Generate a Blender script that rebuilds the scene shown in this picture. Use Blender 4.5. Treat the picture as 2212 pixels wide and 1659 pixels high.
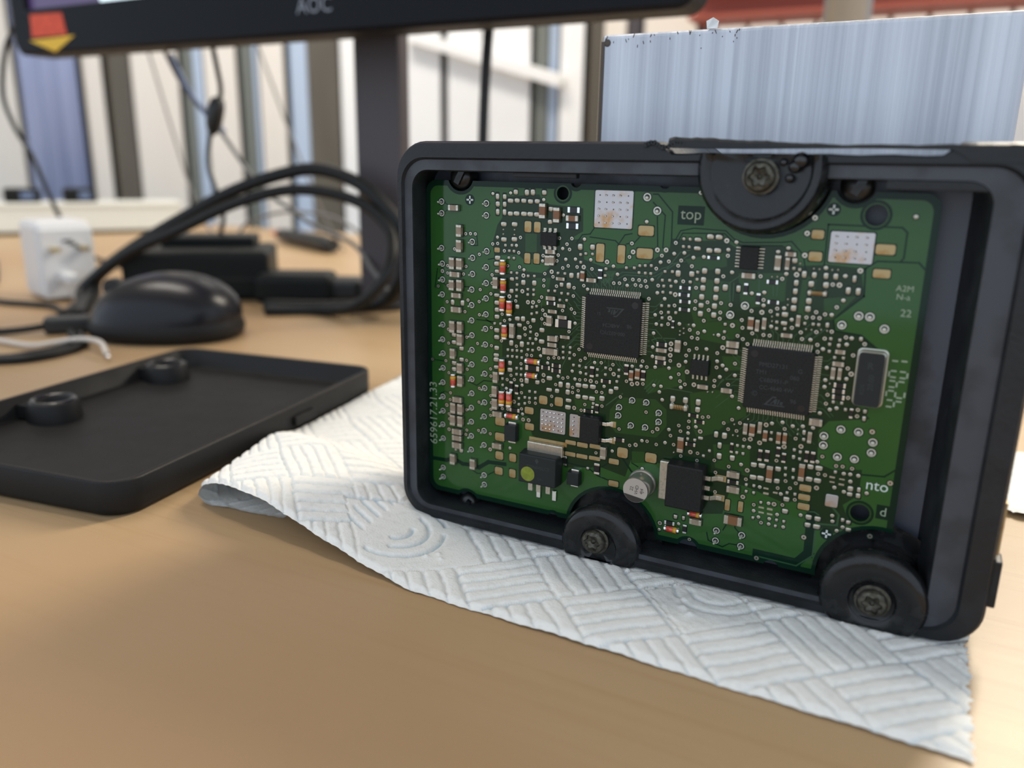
import bpy, bmesh, math, random
import numpy as np
from mathutils import Vector, Matrix
S = 0.001                                   # everything below is written in millimetres
for o in list(bpy.data.objects): bpy.data.objects.remove(o)
SC = bpy.context.scene
# ------------------------------------------------------------------ camera
cam = bpy.data.cameras.new('camera'); camo = bpy.data.objects.new('camera', cam)
SC.collection.objects.link(camo); SC.camera = camo
cam.sensor_fit = 'HORIZONTAL'; cam.sensor_width = 36; cam.lens = 1742.1 / 2212 * 36
cam.clip_start = 0.005; cam.clip_end = 60
right = Vector((0.887471, 0.460600, 0.015587)); down = Vector((0.134656, -0.226811, -0.964585))
fwd = Vector((-0.440753, 0.858140, -0.263311))
mw = Matrix.Identity(4)
for i in range(3):
    mw[i][0] = right[i]; mw[i][1] = -down[i]; mw[i][2] = -fwd[i]
CAMW = Vector((116.96, -177.88, 94.29))
mw.translation = CAMW * S
camo.matrix_world = mw
cam.dof.use_dof = True; cam.dof.focus_distance = 0.197; cam.dof.aperture_fstop = 9.5
# ------------------------------------------------------------------ world, lamps, exposure
W = bpy.data.worlds.new('daylight'); SC.world = W; W.use_nodes = True
bg = W.node_tree.nodes['Background']; bg.inputs[0].default_value = (0.76, 0.87, 1.0, 1); bg.inputs[1].default_value = 1.3
SC.view_settings.view_transform = 'Standard'; SC.view_settings.look = 'None'
SC.view_settings.exposure = 0.0; SC.view_settings.gamma = 1.0; SC.view_settings.use_curve_mapping = False
def lamp(name, loc, target, size, power, col, sy=None):
    l = bpy.data.lights.new(name, 'AREA'); l.energy = power; l.color = col; l.size = size
    l.shape = 'RECTANGLE'; l.size_y = sy or size
    o = bpy.data.objects.new(name, l); SC.collection.objects.link(o); o.location = loc
    o.rotation_euler = (Vector(target) - Vector(loc)).to_track_quat('-Z', 'Y').to_euler()
    return o
lamp('wall_lamp_bench', (0.28, 0.80, 0.68), (0.05, 0.0, 0), 0.16, 12.5, (1.0, 0.90, 0.74), 0.5)
lamp('wall_fill_light', (-0.7, 0.2, 1.35), (-0.7, 1.2, 0.85), 0.9, 22.0, (1.0, 0.93, 0.84), 0.3)  # added fill light that brightens the back wall, no fixture hangs here
# ------------------------------------------------------------------ materials
MATS = {}
def nt(name, base=(.5, .5, .5), rough=.5, metal=0., spec=.5, **kw):
    m = bpy.data.materials.new(name); m.use_nodes = True; MATS[name] = m
    b = m.node_tree.nodes['Principled BSDF']
    b.inputs['Base Color'].default_value = (*base, 1); b.inputs['Roughness'].default_value = rough
    b.inputs['Metallic'].default_value = metal; b.inputs['Specular IOR Level'].default_value = spec
    for k, v in kw.items():
        k = k.replace('_', ' ')
        b.inputs[k].default_value = (*v, 1) if isinstance(v, tuple) else v
    return m
def noise_mix(m, c2, scale, lo=.45, hi=.6, stretch=(1, 1, 1), detail=4., rough=None, bump=0., bscale=None, rot=(0, 0, 0), dist=0.0, coord='Object'):
    """mix a second colour into a material by noise, and optional fine relief"""
    n = m.node_tree.nodes; l = m.node_tree.links; b = n['Principled BSDF']
    tc = n.new('ShaderNodeTexCoord'); mp = n.new('ShaderNodeMapping'); mp.inputs['Scale'].default_value = stretch
    mp.inputs['Rotation'].default_value = rot
    l.new(tc.outputs[coord], mp.inputs[0])
    no = n.new('ShaderNodeTexNoise'); no.inputs['Scale'].default_value = scale; no.inputs['Detail'].default_value = detail
    no.inputs['Distortion'].default_value = dist
    l.new(mp.outputs[0], no.inputs[0])
    r = n.new('ShaderNodeMapRange'); r.inputs[1].default_value = lo; r.inputs[2].default_value = hi
    l.new(no.outputs[0], r.inputs[0])
    mx = n.new('ShaderNodeMix'); mx.data_type = 'RGBA'
    src = b.inputs['Base Color']
    if src.is_linked: l.new(src.links[0].from_socket, mx.inputs[6])
    else: mx.inputs[6].default_value = src.default_value
    mx.inputs[7].default_value = (*c2, 1)
    l.new(r.outputs[0], mx.inputs[0]); l.new(mx.outputs[2], src)
    if rough is not None:
        rr = n.new('ShaderNodeMapRange'); rr.inputs[1].default_value = lo; rr.inputs[2].default_value = hi
        rr.inputs[3].default_value = b.inputs['Roughness'].default_value; rr.inputs[4].default_value = rough
        l.new(no.outputs[0], rr.inputs[0]); l.new(rr.outputs[0], b.inputs['Roughness'])
    if bump:
        n2 = n.new('ShaderNodeTexNoise'); n2.inputs['Scale'].default_value = bscale or scale; n2.inputs['Detail'].default_value = 3
        l.new(mp.outputs[0], n2.inputs[0])
        bp = n.new('ShaderNodeBump'); bp.inputs['Strength'].default_value = bump; bp.inputs['Distance'].default_value = 0.0005
        l.new(n2.outputs[0], bp.inputs['Height'])
        if b.inputs['Normal'].is_linked: l.new(b.inputs['Normal'].links[0].from_socket, bp.inputs['Normal'])
        l.new(bp.outputs[0], b.inputs['Normal'])
    return m
nt('mask_copper', (.021, .083, .015), .09, 0, .38); noise_mix(MATS['mask_copper'], (.025, .095, .018), 60, .35, .7)
nt('mask_bare', (.0035, .020, .011), .1, 0, .22)
nt('mask_center', (.0095, .030, .010), .1, 0, .3)
nt('mask_mid', (.016, .058, .011), .1, 0, .36)
nt('trace', (.022, .075, .03), .2, 0, .5)
nt('board_edge', (.012, .05, .035), .4)
nt('tin', (.55, .52, .445), .3, .92); noise_mix(MATS['tin'], (.42, .375, .29), 1500, .45, .7, rough=.5)
nt('pin_tin', (.60, .61, .54), .35, .5)
nt('tin_bright', (.86, .86, .84), .2, 1.0)
nt('gold_pad', (.43, .33, .17), .45, .7); noise_mix(MATS['gold_pad'], (.36, .19, .05), 300, .5, .68)
nt('hole', (.003, .004, .004), .6)
nt('mlcc', (.30, .235, .17), .42); noise_mix(MATS['mlcc'], (.24, .18, .12), 900, .4, .7)
nt('mlcc_brown', (.20, .085, .035), .4)
nt('resistor_body', (.008, .008, .009), .25)
nt('chip_plastic', (.0105, .011, .0105), .45, 0, .22); noise_mix(MATS['chip_plastic'], (.018, .018, .018), 2500, .4, .7, bump=.15, bscale=5000)
nt('chip_plastic_soft', (.018, .021, .021), .5, 0, .25)
nt('laser_mark', (.038, .043, .042), .6, 0, .3)
nt('silk', (.30, .36, .26), .55)
nt('silk_white', (.62, .68, .66), .5)
nt('ink', (.03, .025, .02), .6)
nt('glass_red', (.60, .07, .04), .12, 0, .6, Coat_Weight=.6, Coat_Roughness=.05)
nt('band_yellow', (.62, .32, .03), .25)
nt('pad_dirty', (.50, .48, .49), .33, .7); noise_mix(MATS['pad_dirty'], (.46, .24, .06), 190, .52, .70, rough=.35)
nt('yellow_mark', (.22, .27, .02), .55); noise_mix(MATS['yellow_mark'], (.17, .20, .015), 700, .4, .6)
nt('can_alu', (.66, .64, .60), .28, .9)
nt('can_lid', (.50, .46, .42), .38, .55)
nt('crystal_metal', (.50, .49, .42), .35, .9)
nt('case_plastic', (.011, .0125, .0145), .42, 0, .35); noise_mix(MATS['case_plastic'], (.016, .018, .021), 160, .45, .65, rough=.55, bump=.25, bscale=900)
nt('case_lip_sheen', (.042, .047, .058), .5); noise_mix(MATS['case_lip_sheen'], (.026, .029, .035), 120, .45, .6)  # inner rim lip, its bluish sky reflection painted as lighter plastic
nt('case_floor', (.078, .088, .115), .4); noise_mix(MATS['case_floor'], (.035, .04, .05), 60, .5, .6)  # floor plastic lightened towards blue to carry the sky light on it
nt('boss_plastic', (.007, .008, .009), .2, 0, .4); noise_mix(MATS['boss_plastic'], (.014, .015, .016), 300, .5, .65, rough=.4)
nt('sealant', (.008, .009, .011), .12, 0, .6)
nt('bolt_steel', (.11, .105, .085), .48, .8); noise_mix(MATS['bolt_steel'], (.045, .042, .032), 700, .4, .65, bump=.4, bscale=1200)
nt('rivet', (.008, .009, .009), .3)
nt('lid_plastic', (.0075, .0075, .0075), .5, 0, .28); noise_mix(MATS['lid_plastic'], (.0105, .010, .0098), 90, .4, .7, rough=.58, bump=.12, bscale=1500)
# brushed / sawn aluminium
m = nt('sawn_aluminium', (.585, .61, .665), .5, .6)
noise_mix(m, (.46, .485, .54), 520, .35, .68, stretch=(1, 1, .008), detail=5, rough=.6, bump=.7, bscale=420)
noise_mix(m, (.69, .72, .77), 260, .55, .7, stretch=(1, 1, .012), detail=3)
nt('alu_edge', (.10, .08, .07), .6, .5)
# beech laminate table
m = nt('beech_laminate', (.42, .285, .155), .4, 0, .4)
noise_mix(m, (.465, .335, .195), 7, .38, .66, stretch=(.6, 1.3, 1), detail=3)
noise_mix(m, (.375, .24, .12), 12, .5, .8, stretch=(.3, 2.0, 1), detail=6)
noise_mix(m, (.36, .23, .115), 160, .52, .85, stretch=(.06, 2.0, 1), detail=5, bump=.05, bscale=260)
noise_mix(MATS['beech_laminate'], (.10, .05, .02), 70, .775, .79, detail=1)
noise_mix(MATS['beech_laminate'], (.39, .245, .125), 2.4, .47, .66, detail=2)
nt('table_edge', (.20, .12, .055), .5)
# paper towel : colour follows the embossed grooves, blue adhesive tint plus painted-in groove shade
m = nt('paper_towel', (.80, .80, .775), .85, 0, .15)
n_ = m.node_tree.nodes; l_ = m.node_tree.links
at = n_.new('ShaderNodeAttribute'); at.attribute_name = 'glue_shade'
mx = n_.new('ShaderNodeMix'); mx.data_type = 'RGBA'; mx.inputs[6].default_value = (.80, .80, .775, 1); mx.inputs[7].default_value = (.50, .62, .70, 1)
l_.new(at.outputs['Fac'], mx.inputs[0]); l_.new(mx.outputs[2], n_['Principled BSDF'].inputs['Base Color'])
noise_mix(m, (.72, .72, .69), 500, .5, .75, bump=.35, bscale=1800)
n_['Principled BSDF'].inputs['Subsurface Weight'].default_value = 0.0
nt('monitor_plastic', (.0045, .0055, .008), .5, 0, .14)
nt('logo_grey', (.22, .23, .26), .4, .3)
nt('sticker_orange', (.72, .075, .022), .6); noise_mix(MATS['sticker_orange'], (.55, .05, .02), 260, .5, .6)
nt('sticker_yellow', (.80, .48, .03), .6)
m = nt('screen', (.01, .01, .012), .2); b = m.node_tree.nodes['Principled BSDF']
b.inputs['Emission Color'].default_value = (.09, .055, .16, 1); b.inputs['Emission Strength'].default_value = .8
m = nt('screen_white', (.6, .6, .6), .3); b = m.node_tree.nodes['Principled BSDF']
b.inputs['Emission Color'].default_value = (.75, .95, 1, 1); b.inputs['Emission Strength'].default_value = 1.3
nt('dark_rubber', (.012, .013, .013), .45)
nt('cable_black', (.008, .009, .009), .42, 0, .3)
nt('cable_grey', (.16, .155, .15), .5)
nt('cable_blue', (.12, .17, .30), .4)
nt('wire_white', (.62, .56, .50), .4)
nt('mouse_plastic', (.008, .0085, .012), .28, 0, .3)
nt('mouse_side', (.012, .012, .012), .5, 0, .25)
nt('plug_white', (.70, .70, .70), .35)
nt('plug_print', (.10, .10, .09), .5)
nt('brass', (.62, .50, .28), .3, .9)
nt('probe_red', (.55, .02, .02), .35)
nt('trunking_white', (.72, .74, .70), .4)
nt('adapter_black', (.007, .009, .009), .5, 0, .22)
nt('sheet_cream', (.78, .73, .66), .5); noise_mix(MATS['sheet_cream'], (.70, .63, .55), 3, .45, .7, stretch=(1, 1, .15))
nt('sheet_rib_shade_olive', (.125, .108, .08), .55); noise_mix(MATS['sheet_rib_shade_olive'], (.07, .058, .042), 4, .45, .65, stretch=(1, 1, .2))  # wall backing, and the shaded ribs of the sheeting painted in
nt('sheet_white', (.86, .86, .85), .5)
nt('post_brown', (.30, .19, .145), .6)
nt('post_rib_shade_grey', (.15, .16, .14), .5)  # legs and posts, and shaded rib sides painted in
nt('post_dark', (.06, .05, .055), .5)
m = nt('plastic_blue', (.42, .48, .68), .35); noise_mix(m, (.30, .35, .54), 6, .4, .6, stretch=(1, 1, .25))
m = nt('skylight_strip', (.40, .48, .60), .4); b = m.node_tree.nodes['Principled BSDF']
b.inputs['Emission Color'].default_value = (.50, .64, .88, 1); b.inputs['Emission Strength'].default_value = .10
nt('beam_red', (.34, .075, .045), .55)
nt('pipe_steel', (.38, .42, .47), .35, .5)
nt('concrete', (.30, .29, .27), .8); noise_mix(MATS['concrete'], (.22, .21, .2), 5, .4, .65)
# ------------------------------------------------------------------ mesh helpers
WL = {}                                                # world location (mm) of every object
def link(o, parent=None, loc=(0, 0, 0)):
    SC.collection.objects.link(o); loc = Vector(loc); WL[o.name] = loc
    if parent is not None:
        o.parent = parent; o.location = (loc - WL[parent.name]) * S
    else: o.location = loc * S
    return o
def tag(o, label=None, cat=None, group=None, kind=None):
    if label: o['label'] = label
    if cat: o['category'] = cat
    if group: o['group'] = group
    if kind: o['kind'] = kind
    return o
def thing(name, loc, label, cat, group=None):
    o = bpy.data.objects.new(name, None); o.empty_display_size = .01
    link(o, None, loc); return tag(o, label, cat, group)
class MB:
    def __init__(s): s.v = []; s.f = []; s.mi = []; s.sm = []
    def add(s, vs, fs, mi=0, smooth=False):
        k = len(s.v); s.v += [tuple(p) for p in vs]
        for f in fs: s.f.append([i + k for i in f]); s.mi.append(mi); s.sm.append(smooth)
        return s
    def box(s, c, d, mi=0, rot=None, taper=None):
        x, y, z = d[0] / 2, d[1] / 2, d[2] / 2
        vs = [Vector((a * x, b * y, e * z)) for e in (-1, 1) for b in (-1, 1) for a in (-1, 1)]
        if taper:                                       # taper the -Y face (towards the viewer) of a board part
            for p in vs:
                if p.y < 0: p.x *= taper; p.z *= taper
        if rot: vs = [rot @ p for p in vs]
        vs = [p + Vector(c) for p in vs]
        return s.add(vs, [(0, 2, 3, 1), (4, 5, 7, 6), (0, 1, 5, 4), (2, 6, 7, 3), (0, 4, 6, 2), (1, 3, 7, 5)], mi)
    def loft(s, loops, mi=0, smooth=True, cap0=False, cap1=False, closed=True):
        n = len(loops[0]); vs = [p for L in loops for p in L]; fs = []
        for i in range(len(loops) - 1):
            for j in range(n if closed else n - 1):
                a = i * n + j; b = i * n + (j + 1) % n
                fs.append((a, b, b + n, a + n))
        s.add(vs, fs, mi, smooth)
        if cap0: s.add(loops[0], [tuple(range(n))[::-1]], mi)
        if cap1: s.add(loops[-1], [tuple(range(n))], mi)
        return s
    def disc(s, c, r, y, mi=0, n=16, ry=None):           # disc in the board plane, facing -Y
        return s.add([(c[0] + r * math.cos(t), y, c[1] + (ry or r) * math.sin(t)) for t in [2 * math.pi * k / n for k in range(n)]], [tuple(range(n))], mi)
    def ring(s, c, r0, r1, y, mi=0, n=16):
        a = [(c[0] + r0 * math.cos(2 * math.pi * k / n), y, c[1] + r0 * math.sin(2 * math.pi * k / n)) for k in range(n)]
        b = [(c[0] + r1 * math.cos(2 * math.pi * k / n), y, c[1] + r1 * math.sin(2 * math.pi * k / n)) for k in range(n)]
        return s.loft([b, a], mi, False)
    def cyl(s, c, axis, r, h, mi=0, n=24, r2=None, cap=True, smooth=True):   # from c along axis by h
        ax = Vector(axis).normalized(); u = ax.orthogonal().normalized(); w = ax.cross(u); c = Vector(c)
        A = [c + (u * math.cos(t) + w * math.sin(t)) * r for t in [2 * math.pi * k / n for k in range(n)]]
        B = [c + ax * h + (u * math.cos(t) + w * math.sin(t)) * (r if r2 is None else r2) for t in [2 * math.pi * k / n for k in range(n)]]
        return s.loft([A, B], mi, smooth, cap, cap)
    def lathe(s, c, axis, prof, mi=0, n=32, smooth=True, a0=0., a1=2 * math.pi):
        ax = Vector(axis).normalized(); u = Vector((1, 0, 0)) if abs(ax.x) < .9 else Vector((0, 1, 0)); u = (u - ax * u.dot(ax)).normalized(); w = ax.cross(u); c = Vector(c)
        full = a1 - a0 > 6.28
        ts = [a0 + (a1 - a0) * k / (n if full else n - 1) for k in range(n)]
        return s.loft([[c + ax * h + (u * math.cos(t) + w * math.sin(t)) * r for t in ts] for r, h in prof], mi, smooth, closed=full)
    def poly(s, pts, y0, y1, mi=0):                        # board-plane polygon (x,z) extruded from y0 (back) to y1 (front)
        n = len(pts); A = [(p[0], y0, p[1]) for p in pts]; B = [(p[0], y1, p[1]) for p in pts]
        s.add(A + B, [(i, (i + 1) % n, (i + 1) % n + n, i + n) for i in range(n)], mi)
        return s.add(B, [tuple(range(n))], mi)
    def tube(s, pts, r, mi=0, n=8, cap=True, rs=None):
        pts = [Vector(p) for p in pts]; loops = []; prev = None
        for i, p in enumerate(pts):
            d = (pts[min(i + 1, len(pts) - 1)] - pts[max(i - 1, 0)]).normalized()
            if prev is None: u = d.orthogonal().normalized()
            else: u = (prev - d * prev.dot(d)).normalized()
            prev = u; w = d.cross(u); rr = rs[i] if rs else r
            loops.append([p + (u * math.cos(t) + w * math.sin(t)) * rr for t in [2 * math.pi * k / n for k in range(n)]])
        return s.loft(loops, mi, True, cap, cap)
    def mesh(s, name, mats):
        me = bpy.data.meshes.new(name)
        me.from_pydata([(p[0] * S, p[1] * S, p[2] * S) for p in s.v], [], s.f)
        for m in mats: me.materials.append(MATS[m])
        me.polygons.foreach_set('material_index', s.mi); me.polygons.foreach_set('use_smooth', s.sm)
        bm = bmesh.new(); bm.from_mesh(me); bmesh.ops.remove_doubles(bm, verts=bm.verts, dist=1e-7)
        bmesh.ops.recalc_face_normals(bm, faces=bm.faces); bm.to_mesh(me); bm.free()
        me.update(); return me
    def build(s, name, mats, parent=None, loc=(0, 0, 0), bevel=0., seg=2, ang=35):
        mats = [mats] if isinstance(mats, str) else mats
        o = bpy.data.objects.new(name, s.mesh(name, mats)); link(o, parent, loc)
        if bevel:
            b = o.modifiers.new('bevel', 'BEVEL'); b.width = bevel * S; b.segments = seg; b.limit_method = 'ANGLE'; b.angle_limit = math.radians(ang)
        return o
def catmull(pts, k=8):
    P = [Vector(p) for p in pts]; P = [P[0] * 2 - P[1]] + P + [P[-1] * 2 - P[-2]]; out = []
    for i in range(1, len(P) - 2):
        a, b, c, d = P[i - 1:i + 3]
        for j in range(k):
            t = j / k
            out.append(.5 * ((2 * b) + (c - a) * t + (2 * a - 5 * b + 4 * c - d) * t * t + (3 * b - a - 3 * c + d) * t ** 3))
    out.append(P[-2]); return out
def rrect(l, r, b, t, rad, k=6, ns=1):
    """rounded rectangle, counter-clockwise, ns points along each straight side"""
    pts = []
    cs = [(r - rad, b + rad, -90), (r - rad, t - rad, 0), (l + rad, t - rad, 90), (l + rad, b + rad, 180)]
    for i, (cx, cz, a) in enumerate(cs):
        arc = [(cx + rad * math.cos(math.radians(a + 90 * q / k)), cz + rad * math.sin(math.radians(a + 90 * q / k))) for q in range(k + 1)]
        pts += arc
        nx, nz, na = cs[(i + 1) % 4]; e = arc[-1]; f = (nx + rad * math.cos(math.radians(na)), nz + rad * math.sin(math.radians(na)))
        for q in range(1, ns): pts.append((e[0] + (f[0] - e[0]) * q / ns, e[1] + (f[1] - e[1]) * q / ns))
    return pts
def text_mesh(txt, size, rot=0., align='CENTER', depth=.004):
    """lettering as a mesh in the board plane (x,z), facing -Y, centred"""
    c = bpy.data.curves.new('t', 'FONT'); c.body = txt; c.size = size * S; c.align_x = align; c.align_y = 'CENTER'
    c.extrude = depth * S; c.resolution_u = 3
    o = bpy.data.objects.new('t', c); SC.collection.objects.link(o)
    me = bpy.data.meshes.new_from_object(o.evaluated_get(bpy.context.evaluated_depsgraph_get()))
    bpy.data.objects.remove(o)
    me.transform(Matrix.Rotation(rot, 4, 'Y') @ Matrix.Rotation(math.pi / 2, 4, 'X'))
    return me
def text(name, txt, size, mat, parent, loc, rot=0., sx=1.):
    me = text_mesh(txt, size, rot); me.materials.clear(); me.materials.append(MATS[mat])
    if sx != 1: me.transform(Matrix.Scale(sx, 4, (1, 0, 0)))
    return link(bpy.data.objects.new(name, me), parent, loc)
# ================================================================== the setting
tb = MB().box((-550, 150, -16), (2300, 1100, 32)).build('table_top', 'beech_laminate', None, (0, 0, 0), bevel=1.5)
tag(tb, 'beech laminate workbench top under everything', 'table')
for x, y in ((-1640, -340), (540, -340), (-1640, 640), (540, 640)):
    MB().box((0, 0, -375), (50, 50, 686)).build('leg', 'post_rib_shade_grey', tb, (x, y, 0))
tag(MB().box((-600, 200, -735), (6600, 6600, 30)).build('floor', 'concrete'), kind='structure')
WY = 900.
wall = tag(MB().box((-600, WY + 160, 640), (5400, 20, 2740)).build('wall_back', 'sheet_rib_shade_olive'), kind='structure')
tag(MB().box((-600, 0, 1620), (5400, 1960, 20)).build('ceiling', 'sheet_cream'), kind='structure')
wl = tag(MB().box((-3260, 420, 640), (20, 1300, 2740)).build('wall_left', 'sheet_cream'), kind='structure')
# sheeting of the back wall, rib shade painted as olive and grey strips: (left, right, depth behind WY, material)
def strip(l, r, dy, mat, name='cladding_sheet'):
    m = MB(); dy *= .12; m.box(((l + r) / 2, WY + dy + 6, 640), (r - l, 12, 2740))
    if mat in ('sheet_cream', 'sheet_white') and r - l > 40:                   # folded flanks of the profiled sheet
        m.box((l + 2, WY + dy + 12, 640), (4, 24, 2740)); m.box((r - 2, WY + dy + 12, 640), (4, 24, 2740))
    return m.build(name, mat, wall)
for l, r, d, mt in ((-1744, -1578, 0, 'sheet_cream'), (-1576, -1545, 20, 'post_dark'), (-1372, -1311, 0, 'sheet_cream'), (-1309, -1236, 60, 'sheet_rib_shade_olive'),
                    (-1236, -1108, 0, 'sheet_cream'), (-1106, -1082, 40, 'post_rib_shade_grey'), (-1082, -1051, 60, 'skylight_strip'), (-1051, -968, 0, 'sheet_cream'),
                    (-966, -940, 40, 'post_rib_shade_grey'), (-940, -924, 60, 'skylight_strip'), (-924, -862, 0, 'sheet_cream'), (-860, -824, 60, 'skylight_strip'), (-822, -753, 50, 'sheet_rib_shade_olive'),
                    (-753, -660, 0, 'sheet_white'), (-660, -628, 20, 'post_brown'), (-628, -560, 0, 'sheet_white'), (-556, -490, 10, 'sheet_white'), (-486, -412, 0, 'sheet_white'),
                    (-410, -391, 30, 'post_rib_shade_grey'), (-390, -375, 60, 'skylight_strip'), (-374, -332, 0, 'sheet_white'), (-330, -308, 40, 'sheet_rib_shade_olive'), (-307, -278, 0, 'sheet_cream'),
                    (-276, -257, 30, 'post_dark'), (-256, -180, 0, 'sheet_cream'), (-178, -160, 30, 'post_dark')):
    strip(l, r, d, mt)
x = -158.
while x < 2050: strip(x, x + 34, 0, 'sheet_white'); x += 40
x = -1746.
while x > -3240: strip(x - 96, x, 0, 'sheet_cream'); strip(x - 150, x - 98, 60, 'sheet_rib_shade_olive'); x -= 152
# hanging blue plastic sheet, steel beam, conduit bar, pipe
m = MB(); A = []; B = []
for k in range(25):
    q = k / 24; xx = -1548 + 178 * q; yy = WY - 8 - 7 * math.sin(q * 19)
    A.append((xx, yy, -600)); B.append((xx + 12 * math.sin(q * 5), yy, 1500))
m.loft([A, B], 0, True, closed=False)
o = m.build('plastic_sheet', 'plastic_blue'); sd = o.modifiers.new('s', 'SOLIDIFY'); sd.thickness = 2 * S
tag(o, 'blue plastic sheet hanging on the wall behind the white plug', 'sheet')
bm_ = thing('roof_beam', (100, WY - 60, 278), 'red oxide steel beam crossing above the aluminium block', 'beam')
for dz, h, w in ((-18, 5, 60), (0, 32, 6), (18, 5, 60)):
    MB().box((0, 0, 0), (720, w, h)).build('flange' if h == 5 else 'web', 'beam_red', bm_, (190, WY - 60, 278 + dz))
m = MB(); m.box((0, 0, 0), (262, 14, 17), rot=Matrix.Rotation(math.radians(15.8), 3, 'Y'))
tag(m.build('batten', 'sheet_white', None, (-490, WY - 12, 240), bevel=1), 'white batten fixed aslant on the wall right of the monitor stand', 'batten')
m = MB().cyl((0, 0, 0), (0, 0, 1), 16.5, 1900, n=32)
pp = m.build('steel_pipe', 'pipe_steel', None, (38.5, 500, 0)); tag(pp, 'upright steel pipe rising behind the aluminium block', 'pipe')
MB().cyl((0, 0, 0), (0, 0, 1), 45, 6, n=32).build('flange', 'pipe_steel', pp, (38.5, 500, 0))
# ------------------------------------------------------------------ monitor
mx0, mx1, my, mz = -473., 10., 200., 162.
mon = thing('monitor', (-203, 240, 0), 'black computer monitor on a stand with stickers on its corner', 'monitor')
fr = [rrect(mx0, mx1, mz, mz + 330, 9, 5)]
out = rrect(mx0, mx1, mz, mz + 330, 9, 5); inn = rrect(mx0 + 17, mx1 - 17, mz + 28.5, mz + 313, 1.5, 5)
m = MB()
f3 = lambda L, y: [(p[0], y, p[1]) for p in L]
o2 = rrect(mx0 + 2, mx1 - 2, mz + 2, mz + 328, 8, 5)
m.loft([f3(rrect(mx0 + 30, mx1 - 30, mz + 30, mz + 300, 9, 5), my + 40), f3(out, my + 22), f3(out, my + 2), f3(o2, my), f3(inn, my), f3(inn, my + 4)], 0, False, cap0=True)
m.build('bezel', 'monitor_plastic', mon)
MB().box(((mx0 + mx1) / 2, my + 4, mz + 170), (mx1 - mx0 - 34, 1, 285)).build('screen', 'screen', mon)
m = MB(); m.box((-345, my + 3, mz + 34), (74, 1, 9)); m.build('taskbar_window', 'screen_white', mon)
text('maker_logo', 'AOC', 11.5, 'logo_grey', mon, (-203, my - .4, mz + 14.5))
m = MB(); m.poly([(-452, 173), (-451.3, 187.3), (-417.9, 186.6), (-415, 172.8)], my, my - .3)
m.build('orange_sticker', 'sticker_orange', mon)
m = MB(); m.poly([(-455.5, 171), (-428.8, 162.7), (-407, 172.1)], my, my - .4); m.build('arrow_sticker', 'sticker_yellow', mon)
m = MB(); m.box((-206, 264, 110), (35, 12, 220)); m.build('stand_neck', 'post_dark', mon, bevel=2)
m = MB().cyl((-196, 312, 0), (0, 0, 1), 50, 5, n=48, r2=47); m.build('stand_base', 'monitor_plastic', mon)
# ------------------------------------------------------------------ cables
def cable(name, pts, r, mat, label, cat='cable', k=8, group=None):
    return tag(MB().tube(catmull(pts, k), r, n=10).build(name, mat), label, cat, group)
cable('power_cable', [(-316, 116, 5), (-336, 134, 6), (-364, 160, 9), (-376, 174, 18), (-353, 186, 37), (-319, 201, 58), (-291, 215, 74), (-260, 225, 85), (-238, 235, 89), (-213, 240, 83), (-192, 240, 70.5), (-172, 238, 50),
                      (-166, 226, 28), (-186, 232, 9), (-222, 226, 3.6), (-262, 208, 3.2)], 4.3, 'cable_black', 'thick black cable arching highest over the black clutter behind the mouse', k=10)
cable('data_cable', [(-330, 116, 4), (-356, 146, 5), (-372, 160, 12), (-347, 173, 33), (-310, 188, 51), (-278, 203, 67), (-249, 220, 76), (-220, 230, 74.5), (-196, 235, 66), (-178, 232, 51), (-169, 214, 30),
                     (-188, 208, 10), (-222, 214, 3), (-250, 196, 2.8)], 3.6, 'cable_black', 'black cable forming the lower, flatter arch behind the mouse', k=10)
fc = MB().tube(catmull([(-318, 232, 172), (-322, 240, 152), (-331, 250, 138), (-338, 250, 123), (-345, 250, 108), (-348, 250, 89), (-342, 250, 70), (-351, 262, 49), (-380, 270, 12), (-400, 300, 2)]), 1.7, n=8)
fc = tag(fc.build('video_cable', 'cable_black'), 'black cable with a ferrite bead hanging from the monitor', 'cable')
MB().lathe((-338, 250, 123), (-.35, 0, -1), [(2, -13), (4.5, -11.5), (5.6, -6), (5.6, 5), (4, 10), (2.2, 13)], n=16).build('ferrite_bead', 'dark_rubber', fc)
cable('monitor_lead', [(-357, 226, 168), (-354, 240, 141), (-337, 252, 114), (-311, 260, 77), (-286, 262, 62), (-262, 262, 50), (-231, 262, 40), (-208, 252, 25), (-190, 250, 8)], 1.5, 'cable_grey', 'grey lead running aslant from the monitor down to the right')
cable('blue_lead', [(-356, 232, 162), (-349, 243, 134), (-336, 256, 112)], 1.7, 'cable_blue', 'short blue lead beside the grey one under the monitor')
cable('side_cable', [(-545, 252, 196), (-562, 250, 178), (-575, 250, 144), (-566, 250, 118), (-547, 250, 93), (-538, 255, 60), (-520, 262, 20), (-505, 290, 2)], 1.9, 'cable_black', 'black cable dropping beside the left edge of the monitor')
cable('hanging_cable', [(-127, 262, 178), (-128.9, 261, 147), (-130, 260, 108), (-131, 262, 60), (-133, 270, 4)], 3.0, 'cable_black', 'single black cable hanging straight down between monitor stand and aluminium block')
cable('thin_cable', [(-416, 320, 3), (-408, 325, 22), (-400, 330, 40), (-381, 330, 48), (-351, 330, 54), (-313, 330, 53), (-286, 330, 45), (-261, 322, 30), (-246, 316, 8)], 1.3, 'cable_grey', 'thin grey cable bowed under the thick black loops')
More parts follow.
